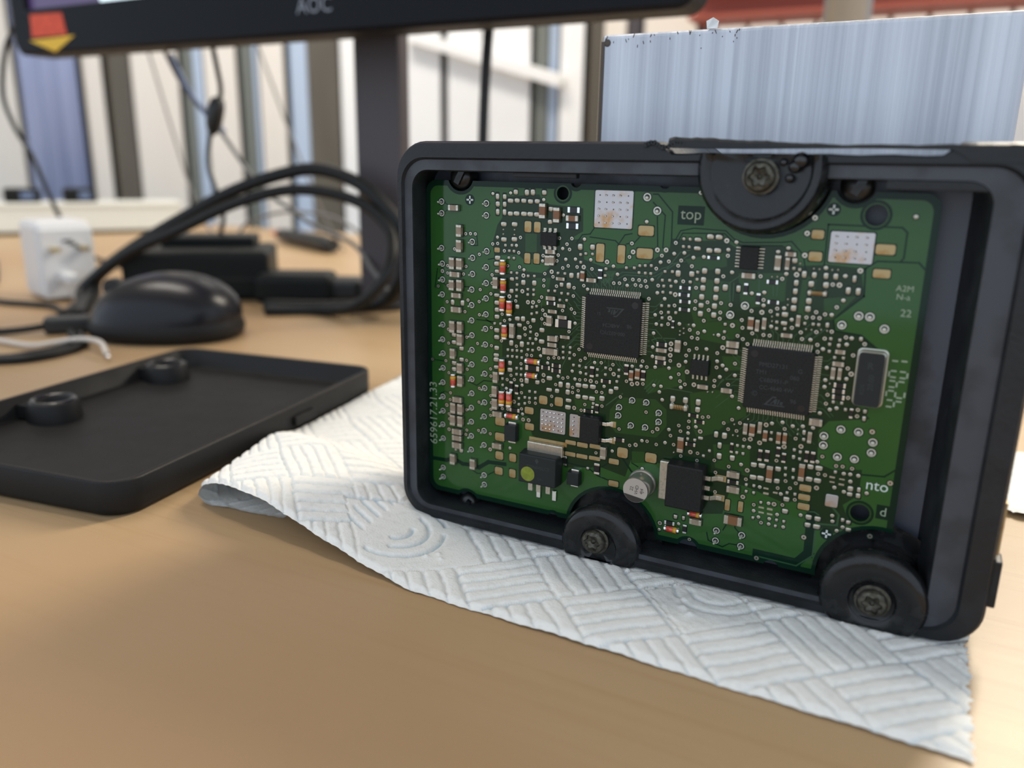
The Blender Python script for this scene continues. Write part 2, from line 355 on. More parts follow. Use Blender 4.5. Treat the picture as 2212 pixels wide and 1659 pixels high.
for i, (p0, p1, lab) in enumerate((((-640, 420, 300), (-585, 450, 40), 'thin wire slanting across the blue plastic sheet'), ((-560, 480, 300), (-470, 520, 30), 'thin wire slanting in front of the brown wall strip'))):
    a, b = Vector(p0), Vector(p1)
    cable('loose_wire', [a, a.lerp(b, .3) + Vector((4, 0, -8)), a.lerp(b, .7) + Vector((2, 0, -10)), b, b + Vector((20, 10, -38))], 1.2, 'cable_grey', lab)
# ------------------------------------------------------------------ mouse
mo = thing('computer_mouse', (-252, 124, 0), 'black computer mouse with glossy rounded back behind the tray', 'mouse')
u = Vector((.90, .43, 0)); w = Vector((-.43, .90, 0)); loops = []
N = 28
def mloop(sx, sy, z, off=0): return [Vector((-252, 124, 0)) + u * (sx * math.copysign(abs(math.cos(t)) ** .9, math.cos(t)) + off) + w * (sy * math.copysign(abs(math.sin(t)) ** .9, math.sin(t))) + Vector((0, 0, z)) for t in [2 * math.pi * k / N for k in range(N)]]
lo = [mloop(37, 27, 0), mloop(40.5, 30, 1.5), mloop(41.5, 31, 6), mloop(40, 30, 10)]
MB().loft(lo, 0, True, cap0=True).build('base_shell', 'mouse_side', mo)
hi = [mloop(40, 30, 10)] + [mloop(40 * math.cos(a), 30 * math.cos(a), 10 + 25 * math.sin(a), 5 * math.sin(a)) for a in [math.radians(d) for d in (8, 17, 27, 38, 50, 62, 74, 84)]]
MB().loft(hi, 0, True, cap1=True).build('top_shell', 'mouse_plastic', mo)
c_ = Vector((-252, 124, 26)) - u * 28
MB().cyl(c_ - w * 3, w, 5, 6, n=20).build('scroll_wheel', 'dark_rubber', mo)
cable('mouse_cable', [(-290, 106, 6), (-312, 112, 3), (-330, 122, 2.4), (-348, 128, 2), (-376, 140, 2), (-395, 138, 2), (-425, 134, 2), (-470, 152, 2), (-520, 190, 2), (-640, 262, 2)], 1.8, 'cable_black', 'black mouse lead curling past the white plug')
# ------------------------------------------------------------------ white plug
pl_ = thing('plug_adapter', (-414, 175, 0), 'white three pin wall plug charger standing on the bench', 'plug')
R_ = Matrix.Rotation(math.radians(72), 3, 'Z')
def pb(name, c, d, mat, bev, par=pl_): 
    m = MB(); m.box((0, 0, 0), d, rot=R_); cw = Vector((-414, 175, 0)) + R_ @ Vector(c)
    return m.build(name, mat, par, cw, bevel=bev, seg=3)
body = pb('body', (0, 6, 27), (36, 40, 52), 'plug_white', 5)
face = pb('face_plate', (0, -15, 25), (33, 3, 46), 'plug_white', 1.2)
pb('earth_pin', (-5, -27, 17), (7, 22, 6), 'plug_white', 1)
for sx in (-9, 9): pb('live_pin', (sx, -20, 35), (5, 8, 3), 'brass', .4)
for k in range(3): pb('printed_mark', (6 - k * 3, -16.8, 36 + k * 2), (4 + k, .4, 1.6), 'plug_print', 0)
pb('foot', (6, -12, 5), (14, 8, 10), 'plug_white', 1)
# ------------------------------------------------------------------ black adapters and clutter
ad = thing('power_adapter', (-345, 236, 0), 'black power supply brick lying behind the mouse', 'adapter')
R2 = Matrix.Rotation(math.radians(38), 3, 'Z')
MB().box((0, 0, 0), (96, 66, 34), rot=R2).build('housing', 'adapter_black', ad, (-345, 236, 17), bevel=4, seg=3)
MB().box((0, 0, 0), (64, 36, 8), rot=R2).build('raised_top', 'adapter_black', ad, (-353, 252, 37), bevel=2)
MB().box((0, 0, 0), (96.6, 66.6, 1.2), rot=R2).build('seam', 'dark_rubber', ad, (-345, 236, 15), bevel=.3)
dg = thing('cable_connector', (-258, 250, 0), 'black vehicle diagnostic connector lying on the bench right of the power brick', 'connector')
R3 = Matrix.Rotation(math.radians(30), 3, 'Z')
MB().box((0, 0, 0), (52, 34, 20), rot=R3).build('shell', 'adapter_black', dg, (-272, 250, 10), bevel=5, seg=3)
MB().box((0, 0, 0), (22, 24, 15), rot=R3).build('grip', 'dark_rubber', dg, (-242, 267, 9), bevel=4, seg=3)
MB().tube(catmull([(-232, 274, 8), (-212, 284, 6), (-196, 276, 4), (-190, 256, 3), (-205, 236, 2.5)]), 2.4).build('lead', 'cable_black', dg)
pr = thing('test_probe', (-520, 530, 0), 'black meter test probe with a red tip at the back of the bench', 'probe')
a, b = Vector((-598, 570, 9)), Vector((-440, 492, 9))
MB().tube([a, a.lerp(b, .12), a.lerp(b, .17)], 3, rs=[1.5, 5, 7]).build('tip_guard', 'probe_red', pr)
MB().tube([a.lerp(b, .16), a.lerp(b, .3), a.lerp(b, .9), a.lerp(b, 1)], 8, rs=[7, 8.5, 9, 7.5]).build('handle', 'dark_rubber', pr)
ang = math.atan2(592.9 - 416.8, -778.5 + 890.4); R4 = Matrix.Rotation(ang, 3, 'Z')
def T(s_, o_, z_): return Vector((-890, 470, z_)) + R4 @ Vector((s_, o_, 0))
st = thing('cable_trunking', T(-105, 0, 0), 'long low white trunking box along the left rear of the bench', 'trunking')
MB().box((0, 0, 0), (540, 58, 30), rot=R4).build('body', 'trunking_white', st, T(-105, 0, 19), bevel=2)
MB().box((0, 0, 0), (540, 62, 6), rot=R4).build('cover', 'trunking_white', st, T(-105, 0, 36), bevel=1.5)
MB().box((0, 0, 0), (538, 54, 4), rot=R4).build('base_strip', 'dark_rubber', st, T(-105, 0, 2))
for (s_, sx, lab) in ((-16, 40, 'dark blue adapter block on the left end of the white trunking'), (47, 38, 'small dark adapter on the white trunking below the blue sheet')):
    t_ = thing('plug_block', T(s_, -8, 39), lab, 'adapter')
    MB().box((0, 0, 0), (sx, 34, 17), rot=R4).build('housing', 'adapter_black', t_, T(s_, -8, 47.6), bevel=3, seg=2)
    MB().box((0, 0, 0), (sx * .35, 1, 9), rot=R4).build('label_patch', 'cable_blue', t_, T(s_ + 5, -25.2, 47.6))
ck = thing('cable_plug', (-300, 100, 0), 'black cable plug lying between the white plug and the tray', 'plug')
R5 = Matrix.Rotation(math.radians(48), 3, 'Z')
MB().box((0, 0, 0), (26, 12, 9), rot=R5).build('body', 'dark_rubber', ck, (-302, 101, 4.8), bevel=2)
MB().tube(catmull([(-311, 91, 4), (-318, 80, 3), (-330, 72, 2.2), (-352, 66, 2), (-392, 62, 2)]), 2).build('lead', 'cable_black', ck)
ww = MB().tube(catmull([(-330, 58, 2), (-305, 63, 2), (-280, 64, 2.2), (-273, 72, 3), (-261, 78, 5), (-242, 75, 6), (-228, 68, 3)]), 1.4, n=8)
ww = tag(ww.build('white_wire', 'wire_white'), 'pale wire with a bare end above the tray rim', 'wire')
MB().tube([(-229, 68.6, 3.2), (-224, 66, 2)], .8).build('bare_end', 'tin_bright', ww)
for i, dx in enumerate((0, 8)):
    cable('tray_cable', [(-400 + dx, -40, 2), (-330 + dx, 0, 2), (-275 + dx, 33 + i, 2), (-262 + dx, 52 + i, 2), (-268 + dx, 78, 2), (-290 + dx, 92, 3)], 2.0, 'cable_black', ['outer', 'inner'][i] + ' of the two black leads passing behind the tray')
# ------------------------------------------------------------------ the black tray (lid of the control unit)
e1 = Vector((-.1402, .9901, 0)); e2 = Vector((-.9901, -.1402, 0)); N0 = Vector((-66.0, -49, 0.3))
def L(a, b, z): return N0 + e1 * a + e2 * b + Vector((0, 0, z))
lid = thing('housing_cover', L(70, 50, 0), 'shallow black plastic tray lying open side up left of the paper', 'cover')
def ll(i, z, rad=9): return [L(p[0], p[1], z) for p in rrect(i, 141 - i, i, 99.5 - i, max(rad - i, 1.2), 7)]
m = MB(); m.loft([ll(1.2, 0), ll(.3, .7), ll(0, 2), ll(0, 9.4), ll(.35, 10), ll(1.7, 10), ll(2.1, 9.6), ll(2.6, 2.8), ll(3.6, 2.2)], 0, True, cap0=True, cap1=True)
m.build('tray', 'lid_plastic', lid)
for a_, b_ in ((115, 87.3), (56.5, 85.5)):
    c = L(a_, b_, 0)
    m = MB().lathe(c + Vector((0, 0, 2.1)), (0, 0, 1), [(9.2, 0), (8.6, 6.4), (8.1, 7.0), (5.6, 7.0), (5.2, 6.4), (4.9, 1.4), (.01, 1.2)], n=36)
    bs = m.build('screw_well', 'lid_plastic', lid)
    MB().lathe(c + Vector((0, 0, 9.0)), (0, 0, 1), [(7.9, .1), (7.5, .6), (6.3, .6), (5.9, .1)], n=36).build('rim_bead', 'sealant', bs)
    m = MB(); m.box((0, 0, 0), (12, 5, 5.4), rot=Matrix.Rotation(math.atan2(e1.y, e1.x), 3, 'Z')); m.build('web', 'lid_plastic', lid, c + e2 * 9 + Vector((0, 0, 5)), bevel=.5)
m = MB(); m.box((0, 0, 0), (13, 1.6, 3.4), rot=Matrix.Rotation(math.atan2(e1.y, e1.x), 3, 'Z')); m.build('latch', 'lid_plastic', lid, L(86, -.7, 4.2), bevel=.4)
# ------------------------------------------------------------------ aluminium block
al = thing('aluminium_block', (79, 62, 0), 'sawn aluminium block standing upright behind the open control unit', 'block')
m = MB(); m.box((79.3, 63, 64.4), (101.5, 36, 128.8)); o = m.build('block', 'sawn_aluminium', al, bevel=1.1, seg=3)
random.seed(5)
m = MB()
for k in range(26):
    xx = 29.5 + random.random() * 38; zz = 128.2 - abs(random.gauss(0, 1.6)); l_ = random.uniform(.3, 1.1)
    m.box((xx, 44.98, zz), (.18, .12, l_), rot=Matrix.Rotation(random.uniform(-.5, .5), 3, 'Y'))
tag(m.build('saw_nicks', 'alu_edge', al), kind='stuff')
MB().box((29.0, 44.97, 64), (.9, .1, 126)).build('edge_dark_strip', 'alu_edge', al)  # thin dark strip down the left edge of the block
m = MB(); m.lathe((30.2, 45.1, 126.6), (0, -1, 0), [(1.1, 0), (1.0, .12), (.5, .2), (.01, .2)], n=10); m.build('burr', 'alu_edge', al)
# scrap of paper standing on the block
m = MB(); m.add([(0, 0, 0), (2.6, .3, 0), (2.9, .4, 1.8), (1.4, .1, 2.7), (-.3, 0, 1.9), (.9, .9, .3)], [(0, 1, 2, 5), (0, 5, 3, 4), (5, 2, 3)])
o = m.build('paper_scrap', 'sheet_white', None, (57.4, 45.2, 128.75)); o.modifiers.new('s', 'SOLIDIFY').thickness = .15 * S
tag(o, 'tiny crumpled white paper scrap on top of the aluminium block', 'paper')
# ================================================================== embossed paper towel
def weave(X, Y):
    """embossing height 0..1 of the towel: basket weave of five ribs per cell, set at about 42 degrees"""
    th = math.radians(42.6); s = 19.6
    a = (X - 25.4) * math.cos(th) + (Y + 28.4) * math.sin(th)
    b = (X - 25.4) * math.sin(th) - (Y + 28.4) * math.cos(th)
    wob = .35 * np.sin(a * .31 + b * .17) + .25 * np.sin(a * .9 - b * .55) + .12 * np.sin(a * 2.1 + b * 1.7)
    i = np.floor(a / s); j = np.floor(b / s)
    fa = a / s - i; fb = b / s - j
    along = ((i + j) % 2 == 0)
    t = np.where(along, fb, fa) * 5 + wob * .11
    e = np.where(along, fa, fb) * s
    k = t - np.floor(t)
    rib = 1 - np.abs(2 * k - 1) ** 5.5
    end = np.clip(np.minimum(e, s - e) / 1.0, 0, 1) ** .6
    h = rib * end
    # printed motif: concentric arcs on a smooth tile, and a second smooth tile further right
    def tile(cx, cy, R):
        d = np.maximum(np.abs((X - cx) * math.cos(th) + (Y - cy) * math.sin(th)), np.abs((X - cx) * math.sin(th) - (Y - cy) * math.cos(th)))
        return d < R
    T1 = tile(9.5, -23.0, 15.6)
    r = np.hypot(X - 3.2, Y + 22.6); an = np.degrees(np.arctan2(Y + 22.6, X - 3.2))
    h1 = np.ones_like(X) * .86
    for R0, a0, a1 in ((6.0, -60, 30), (10.0, -62, 66), (14.0, -88, 26), (14.6, 40, 95)):
        g = np.exp(-((r - R0) / .5) ** 2) * ((an > a0) & (an < a1)); h1 = h1 - .95 * g
    sx = X + 4.6                                           # a column of raised lettering beside the arcs
    gl = (np.abs(sx) < 4.2) & (np.abs(Y + 22) < 9)
    let = np.exp(-((np.abs(((Y + 31) * .62 + sx * .25) % 2.6 - 1.3)) / .38) ** 2) * np.clip(4.2 - np.abs(sx), 0, 1)
    h1 = np.where(gl, h1 - .9 * let, h1)
    for q in ((19.5, -25.5), (21, -27), (17.6, -28.4)): h1 = h1 + .5 * np.exp(-((X - q[0]) ** 2 + (Y - q[1]) ** 2) / .35)
    d1 = np.maximum(np.abs((X - 9.5) * math.cos(th) + (Y + 23.0) * math.sin(th)), np.abs((X - 9.5) * math.sin(th) - (Y + 23.0) * math.cos(th)))
    h1 = h1 * np.clip((15.6 - d1) / .8, 0, 1) ** .5
    h = np.where(T1, h1, h)
    d2 = np.maximum(np.abs((X - 82.5) * math.cos(th) + (Y + 17) * math.sin(th)), np.abs((X - 82.5) * math.sin(th) - (Y + 17) * math.cos(th)))
    h2 = np.ones_like(X) * .8 + .05 * np.sin(X * 1.3 + Y) * np.sin(Y * 1.7)
    for q in ((79, -20.5, .9), (81, -22.4, .7), (77.5, -17, .8)): h2 = h2 + .6 * np.exp(-((X - q[0]) ** 2 + (Y - q[1]) ** 2) / q[2])
    r2 = np.hypot(X - 84, Y + 10)
    for R0 in (6., 9.6): h2 = h2 - .6 * np.exp(-((r2 - R0) / .5) ** 2) * (Y < -12)
    h2 = h2 * np.clip((9.6 - d2) / .8, 0, 1) ** .5
    return np.where(d2 < 9.6, h2, h)
def sheet(name, P, glue_shade, label):
    ny, nx, _ = P.shape
    me = bpy.data.meshes.new(name)
    idx = np.arange(ny * nx).reshape(ny, nx)
    f = np.stack([idx[:-1, :-1], idx[:-1, 1:], idx[1:, 1:], idx[1:, :-1]], -1).reshape(-1, 4)
    me.vertices.add(ny * nx); me.vertices.foreach_set('co', (P.reshape(-1, 3) * S).astype(np.float32).ravel())
    me.loops.add(f.size); me.loops.foreach_set('vertex_index', f.ravel().astype(np.int32))
    me.polygons.add(len(f)); me.polygons.foreach_set('loop_start', np.arange(0, f.size, 4, dtype=np.int32))
    me.polygons.foreach_set('loop_total', np.full(len(f), 4, dtype=np.int32))
    me.update(calc_edges=True); me.polygons.foreach_set('use_smooth', np.ones(len(f), bool))
    at = me.attributes.new('glue_shade', 'FLOAT', 'POINT'); at.data.foreach_set('value', glue_shade.ravel().astype(np.float32))
    me.materials.append(MATS['paper_towel'])
    return tag(link(bpy.data.objects.new(name, me)), label, 'paper towel')
# cross-section of the rolled left end: (arc, x, z)
prof = [(0, 134, .0), (112, 22, .0), (124, 10, 1.0), (136, -2, 3.0), (149, -14.5, 5.6), (163, -28, 8.4), (176, -41, 8.8), (187, -51, 7.4), (194, -56.3, 4.6), (197.5, -57.6, 2.2), (200.5, -55.6, .35), (208, -48, .12), (226, -30, .1)]
pa = np.array(prof)
def spl(s, c):                                             # smooth interpolation through the profile
    xs = pa[:, 0]; ys = pa[:, c]; m_ = np.gradient(ys, xs); m_[0] = (ys[1] - ys[0]) / (xs[1] - xs[0]); m_[1] = m_[0]
    k = np.clip(np.searchsorted(xs, s) - 1, 0, len(xs) - 2); h = xs[k + 1] - xs[k]; t = (s - xs[k]) / h
    return ys[k] * (1 + 2 * t) * (1 - t) ** 2 + m_[k] * h * t * (1 - t) ** 2 + ys[k + 1] * t * t * (3 - 2 * t) + m_[k + 1] * h * t * t * (t - 1)
ss = np.concatenate([np.arange(0, 226, .45)]); vv = np.concatenate([np.arange(0, 60, .42), np.arange(60, 172, .8)])
SS, VV = np.meshgrid(ss, vv)
roll = np.clip(1 - (VV - 38) / 26, 0, 1); roll = roll * roll * (3 - 2 * roll)
xf = 134 - SS; zf = np.zeros_like(SS)
X = spl(SS, 1) * roll + np.maximum(xf, -60) * (1 - roll); Z = spl(SS, 2) * roll
front = -43.4 + .9 * np.sin(SS * .05) * .3 + .018 * np.maximum(SS - 20, 0) + np.where(SS > 112, (SS - 112) * .115, 0) + np.where(SS > 195, 0, 0)
front += .22 * np.abs(np.sin(SS * 1.05)) + .18 * np.sin(SS * .43)
Yw = front + VV
X = X - .34 * np.maximum(VV, 0) * np.clip((SS - 110) / 60, 0, 1)
jag = .35 * np.sin(VV * 2.3) + .3 * np.sin(VV * .8); X = np.where(SS < 1, X + jag, X)
H = weave(134 - SS, -43.4 + VV + .018 * np.maximum(SS - 20, 0))
amp = np.clip(VV / 1.6, .12, 1) * 1.05 * np.where(SS > 196, .5, 1.0) * np.where((Yw > -9) & (Yw < 70) & (X > -5) & (X < 134), .45, 1)
# height is added along the sheet normal
dX = np.gradient(X, axis=1); dZ = np.gradient(Z, axis=1); ln = np.hypot(dX, dZ) + 1e-9
nx, nz = dZ / ln, -dX / ln
flip = np.where(nz < 0, 1, 1)
und = .25 * (np.sin(X * .11 + 1) * np.sin(Yw * .13) + 1)
Px = X + nx * H * amp * flip; Pz = .12 + Z + nz * H * amp * flip + und * np.where((Yw > -10) & (Yw < 70), .0, 1)
Pz = np.maximum(Pz, .06)
lid_x = -66.5 - .1416 * (Yw + 49) + 1.2                        # the tray lies along the left side
Px = np.maximum(Px, np.where(Yw > 18, lid_x, -400))
P = np.stack([Px, Yw, Pz], -1)
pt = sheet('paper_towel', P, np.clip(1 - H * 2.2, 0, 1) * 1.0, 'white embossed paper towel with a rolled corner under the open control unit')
# second torn piece behind the unit on the right
aa, bb = np.meshgrid(np.arange(0, 62, .6), np.arange(0, 62, .6))
X2 = 143.5 + aa + .09 * bb + np.where(aa < 1, .8 * np.sin(bb * .7) + .5 * np.sin(bb * 1.9), 0); Y2 = 75 + bb + np.where(bb < 1, .5 * np.sin(aa * .8), 0)
H2 = weave(X2 * 1.0 + 60, Y2)
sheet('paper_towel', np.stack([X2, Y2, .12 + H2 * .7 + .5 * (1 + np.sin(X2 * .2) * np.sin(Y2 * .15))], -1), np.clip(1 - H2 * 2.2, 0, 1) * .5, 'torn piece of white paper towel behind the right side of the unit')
BOARD={'P':'4.7,84.8 4.7,81.9 17.7,84.8 17.7,81.9 13.7,75.2 4.6,73.1 17.9,73.1 13.8,71.2 4.8,69.1 17.8,69.1 13.8,67.1 4.8,65 4.7,61.1 4.8,57 4.8,53.1 4.7,49.1 4.8,45.3 4.8,41.3 13.6,63.1 13.6,59.1 13.6,55.1 13.7,51.2 13.7,47.3 13.7,43.4 17.8,65.1 17.8,61.2 17.8,57.1 17.7,53.3 17.7,49.2 17.7,45.3 4.7,37.3 4.7,33.3 4.7,29.3 4.6,25.4 4.7,21.4 13.7,39.4 13.7,35.5 13.6,31.5 13.6,27.6 13.6,23.6 13.6,19.7 17.6,41.4 17.6,37.5 17.6,33.6 17.5,29.7 17.5,25.7 17.5,21.7 58,40.2 61.5,40.2 54.8,38 54.7,35.9 64.7,38.1 64.8,35.9 58,33.9 61.6,34 4.6,12.8 4.6,10.1 17.6,13.1 17.7,10.4 80.5,11.5 80.5,8.9 86.4,11.7 86.4,8.9',
'C':'8.7,83.4,3,1.6 10.3,77.8,1.7,3 10.3,74,1.7,3.1 8.2,69.5,1.7,3 10.4,69.5,1.9,2.9 9,66.7,3,1.5 35.7,74.1,2.6,1.2 35,72,1.4,2.4 36.2,72.1,1.4,2.4 88.4,75.1,1.4,3.2 90.8,77,2.2,1.1 90.3,75,1,2.6 82.6,71.9,2.9,1.3 8.1,63.9,1.7,2.7 10.4,64,1.8,2.9 9.4,61.3,2.9,1.4 9.4,57.6,3,1.6 8.2,53,1.8,3.1 10.5,53.1,1.7,3 10.5,49.8,1.8,3 8.3,45.8,1.7,2.7 10.5,42.1,1.8,2.7 20.9,65.5,1.6,2.9 25.7,53.8,1.5,3.7 38.5,67.8,2.3,0.9 36.1,62.9,2.5,1.1 39,61.3,2.1,1 36.7,59.7,2.4,1 36,57.4,1.6,2.6 39.3,58.5,2.5,1 37,53,2.7,1.5 36.9,51.4,2.5,1.2 36.5,49.7,4.1,1.8 46.5,68.1,2.5,1.1 40.2,53.7,2.6,0.9 38,53.1,0.9,1.5 64.5,53.3,2.6,1 64.4,51.5,2.5,1 68.3,54.8,1.5,2.8 85.4,61.3,1,2.6 86.8,61.9,1,2.6 80.6,56.6,2.8,1.6 80.5,55,2.6,1.1 91.7,59.8,2.4,1 93.7,63.2,1,2.5 102.7,57.5,2,1 102.6,54.9,2.3,1.1 10.6,38.6,1.8,2.9 9.7,33.3,2.9,1.6 8.4,30.8,1.8,2.9 10.6,30.8,1.8,2.9 8.3,27.4,1.8,2.9 10.6,27.4,1.8,2.9 9.6,24.3,3,1.7 9.6,22.5,3,1.6 9.6,20.4,3,1.8 21.2,41.1,1.6,2.9 21,37.3,1.7,2.9 21.1,33.9,1.8,2.9 21.9,31.2,2.8,1.6 21.9,22.4,2.8,1.6 51.6,25.9,1.7,3.1 74.7,46,2.5,1.1 80.1,45.9,2.5,1.2 85,37.7,1.1,2.6 88.1,38.5,1,2.7 98.7,38,1,2.6 99.6,41.7,2.7,1.7 101.8,52.8,1,2.6 103.1,52.8,0.9,2.6 8.2,16.2,1.8,3 14.5,15.9,1.8,2.9 75.6,12.9,2.9,1.6 83.3,26.4,2.9,1.6 83.6,22.8,2.9,1.7',
'v':'11.8,77.1 13.2,77.2 14.6,77.2 8.5,73.1 15.8,72.2 6.4,68.7 11.9,68.9 6.4,66.8 11.2,66.9 27.3,77 19.6,75 21,75.2 22.9,73.5 26.9,73.3 37.7,77.4 23.9,69.9 27.2,69.8 19.5,67.3 33.5,73 37.5,73.4 37.2,72 38.8,70.4 34.1,68.7 36.3,68.1 40.9,77.5 39.7,76.1 40.4,74.9 55.8,77.2 42.5,70.9 40.2,71 46.3,70.7 55.4,74.1 63,74.9 66,77.9 64.7,73.7 67.5,74.1 66.9,72.9 61.9,71.9 70,73 70.8,88.9 77.7,75.8 77.1,71.3 85,71.9 3.5,63.2 6.5,63.5 16.1,63.3 19.5,65.2 19.2,62.5 15.8,60.2 6.2,59.3 12.5,60.3 11.6,57.2 15.9,56.8 19.4,53.8 6.5,52 12.1,50.5 6.6,48.3 15.4,49.2 19.5,49.1 1.5,43.3 5.7,43.4 12.1,44.3 12.3,41.9 19.3,42.9 26.3,61.3 22.5,57.6 23.2,56 29.8,56.2 30.5,55.2 29.1,53 26.7,49.8 22.4,50.7 29.7,47.9 31,47.9 28.1,45.4 32.7,61.8 33.8,59.7 33.4,62.9 33.6,57.5 34.4,56.4 33.9,67.1 33.9,65.7 37.3,65.9 39.1,60.1 35.7,47.8 37.2,48.1 38.5,48.2 41.9,65.9 44.4,66.6 41.8,63.9 41.4,60.7 42.3,59.8 41,55.1 43.8,51 42.6,49.5 45.5,49 44.3,48.3 49.7,48.4 52.7,48.3 60,50.1 61.1,48.8 51.9,67.8 53.3,67.9 54.6,68.9 56.5,69 58,69 59.5,68.9 57.2,67.8 58.5,67.7 59.9,67.6 68.3,69.5 62.6,68.1 71.3,68.3 60.6,64.9 71.4,65.3 66.7,63.9 71.4,63.6 63.7,62 65.5,59.5 70.6,58.7 72.5,58.2 71.2,57 72.5,56.9 66.6,51 69.8,55.4 70.8,54 72.5,54.6 70.2,52.7 77.1,65.4 74.1,65.3 74.5,63.6 79.2,65.2 77.1,63.3 77.1,61.9 73.6,61.1 86.1,66.9 83.8,64.3 89.5,71.7 89.1,65.3 87.8,64.6 81.9,62.1 82.2,60.4 84.4,59.4 78.3,57.7 81.3,58.5 82.5,57.9 83.6,56.9 77.2,54.1 77.3,50.8 81.3,52.2 86.8,59.3 88.1,59.3 92.5,61.5 94.4,60.7 94.8,59.3 97,65.3 98.8,65 95.2,64 96.5,64.1 97.8,64.1 97.5,61.1 100.5,61.5 99.3,59.9 98,58.4 98.2,56.9 99.6,71.3 100.9,66.7 103.4,60.6 107.1,59.6 105.2,57 104.5,54.1 6.6,40.2 7.1,34.7 7,32.8 6.6,28.7 6.7,27.3 12.1,30.7 12.2,25 11.9,23.7 16,37.2 15.9,33.4 15.8,25.5 19.4,25.2 19.4,41 19.4,35.7 19.6,33.8 19.5,32 19.4,30.3 22.9,32.7 24.5,32.8 25.3,42 24.2,40.7 26.3,41 28.4,37.8 30.7,35.6 32.4,35.6 28.5,33.5 39.8,43.2 37.9,41.3 36.9,38.1 36.9,35.8 48.7,43.4 45.8,43.6 44.3,43.4 41.1,43.6 52.1,47.1 50.2,41 48.8,41 42.5,41.2 42.5,39.9 44,40.6 45.9,37.3 45,35.7 50.4,37.6 56.3,44.7 60.4,44.6 55,40.6 61.6,37.8 55.1,32.5 63.5,33.2 68.8,48.1 69.2,46.5 70.4,45.9 72,37.2 69.7,35.8 72,35.7 70.2,34.5 67.9,33 68.8,30.9 62.3,30.6 64.6,30.2 58,28.8 49.4,25.3 74.6,29.8 70.7,28.4 74.6,28 77.1,47.7 77.1,46.4 80.2,47.2 75.1,38.7 76.4,39 80,38.1 81.8,39.2 83.6,38.7 81.1,36.8 83,36.7 93.3,38.9 95.8,37.1 101.2,47.9 101.1,45.9 84.9,35 92.3,31.3 101.7,34 78.6,28.8 105.3,47.8 107.5,45.5 107.5,44.1 74.3,7.7 79.1,25.9 79.4,21.1 82,27.9 86.1,25.6 94.7,26.9 101.3,29.9 102.7,29.9 93.2,24.9 95.8,25.4 96.9,26.8 97.1,22.9 88.4,19.8 94.6,21.1 90.4,15.8 104.7,32.4 106,32.5 107.9,32.4',
'V':'4.8,67.2 28.3,67.8 35.9,69.3 44.2,71 50,72.6 56.2,75.3 61.9,76.1 63.9,76.2 94.7,84.6 93.5,81.4 93.5,76.9 77.2,79 92.3,72.8 104.5,74.5 24.5,62.3 29,54.6 32.3,53.4 28.1,63.9 29.7,61.3 31.1,61.4 34.5,58.6 33,49.9 66.7,66.4 65.8,60.9 66.5,55 66.5,53.7 66.5,52.3 68.7,50.2 86,64.2 80,60.7 78.3,55.5 100.9,71.3 5.9,31.1 6.6,24.3 19.4,20.8 28.3,41.1 26.3,35.1 29,30.7 30.6,30.8 34.5,43.3 34.4,41.8 47.2,43.5 53,46 43.1,36 57.7,44.2 59,44.5 64.6,34.1 72.5,46.1 70.7,48.9 74.8,35.2 59.5,29.2 72.9,29.8 89.3,39.2 86.2,35.3 88.3,34.8 93.6,34.8 97.1,35.5 105.3,53 110.8,41.2 66.8,10.3 86.2,27.8 85.8,21.2 101.3,26.6 92.8,20.9 99.9,14.4 90.2,6.8 115.6,30.6 113.2,17.8',
'o':'19.5,87.2 24.4,87.5 33.3,86.2 38.5,82.8 20.9,76.7 26.2,75 38.6,75 28.4,69.2 33.4,71.7 59,82.2 44.1,77.5 45.9,72.8 42,72.7 39.5,72.5 51.6,71.7 52.7,69.9 65.8,75.5 68.1,75.8 62.8,73.4 70.2,74.9 79.3,78.8 77.7,77.1 72.5,75.2 78.9,72.3 88.1,77.3 90.1,78.2 97.9,74.6 90.2,72.8 113.2,85.6 24.7,56.4 32.1,52.2 33.5,48.1 45.4,65.8 42.5,57.3 48,48.2 57.5,48.5 59.7,48.8 63.1,49 61.1,69.3 55.2,67.5 66.6,69.3 62.5,66.4 64.3,65.2 62.3,61.3 62.7,59.2 68.1,59.8 71.4,59.8 62.2,57 62.2,53.7 62.3,51.5 70.2,51.2 66.4,49.2 83.5,68.1 86.1,68.5 86.2,65.7 90.5,65.5 88.2,61.3 77.1,58.2 73.9,58.7 77.3,52.2 78.6,51.4 79.5,50.6 92.3,63.2 96.5,59.3 99.2,57.6 74.7,54.7 101.8,73.2 102,68.2 100.1,65 104.5,60.5 103.7,59.1 100.4,53.7 25.3,22.2 24,38.3 28.5,39.8 28.8,32.1 35.5,46.5 38.5,43.5 42.2,45.3 43,43.4 44.4,45.2 50.7,42.6 63.1,44.6 64.8,44.6 64.5,43.2 65.3,41.4 67.4,34.4 67,47 69.5,45 73.7,36.1 72,34.3 66.7,31 61,30.5 53.6,26.5 78.2,48.7 81.5,49.5 81.3,44.6 83,42.1 90.5,39.7 92.7,40.3 94.9,39.8 97,40.1 99.1,40.1 100.1,43.6 100.4,51 100.4,49.5 102,44.7 86.1,33.3 100.8,32.6 104.5,51.8 103.3,45.2 61.5,23.4 66.7,8.5 71.4,11.1 84.7,28.9 89.3,24.3 94,23.6 91.6,20.8 88.5,18.3 93.7,18.5 89.7,17 92.1,17.1 92.1,15.8 95.3,15.8 98.7,19.5 106.4,30.9 107.7,31 109.3,31 107.9,29.4 104.9,27.4 106.9,26.8 111.4,27.4 105.2,20.8 105.4,19.5 107.6,18.6 106.5,17.5',
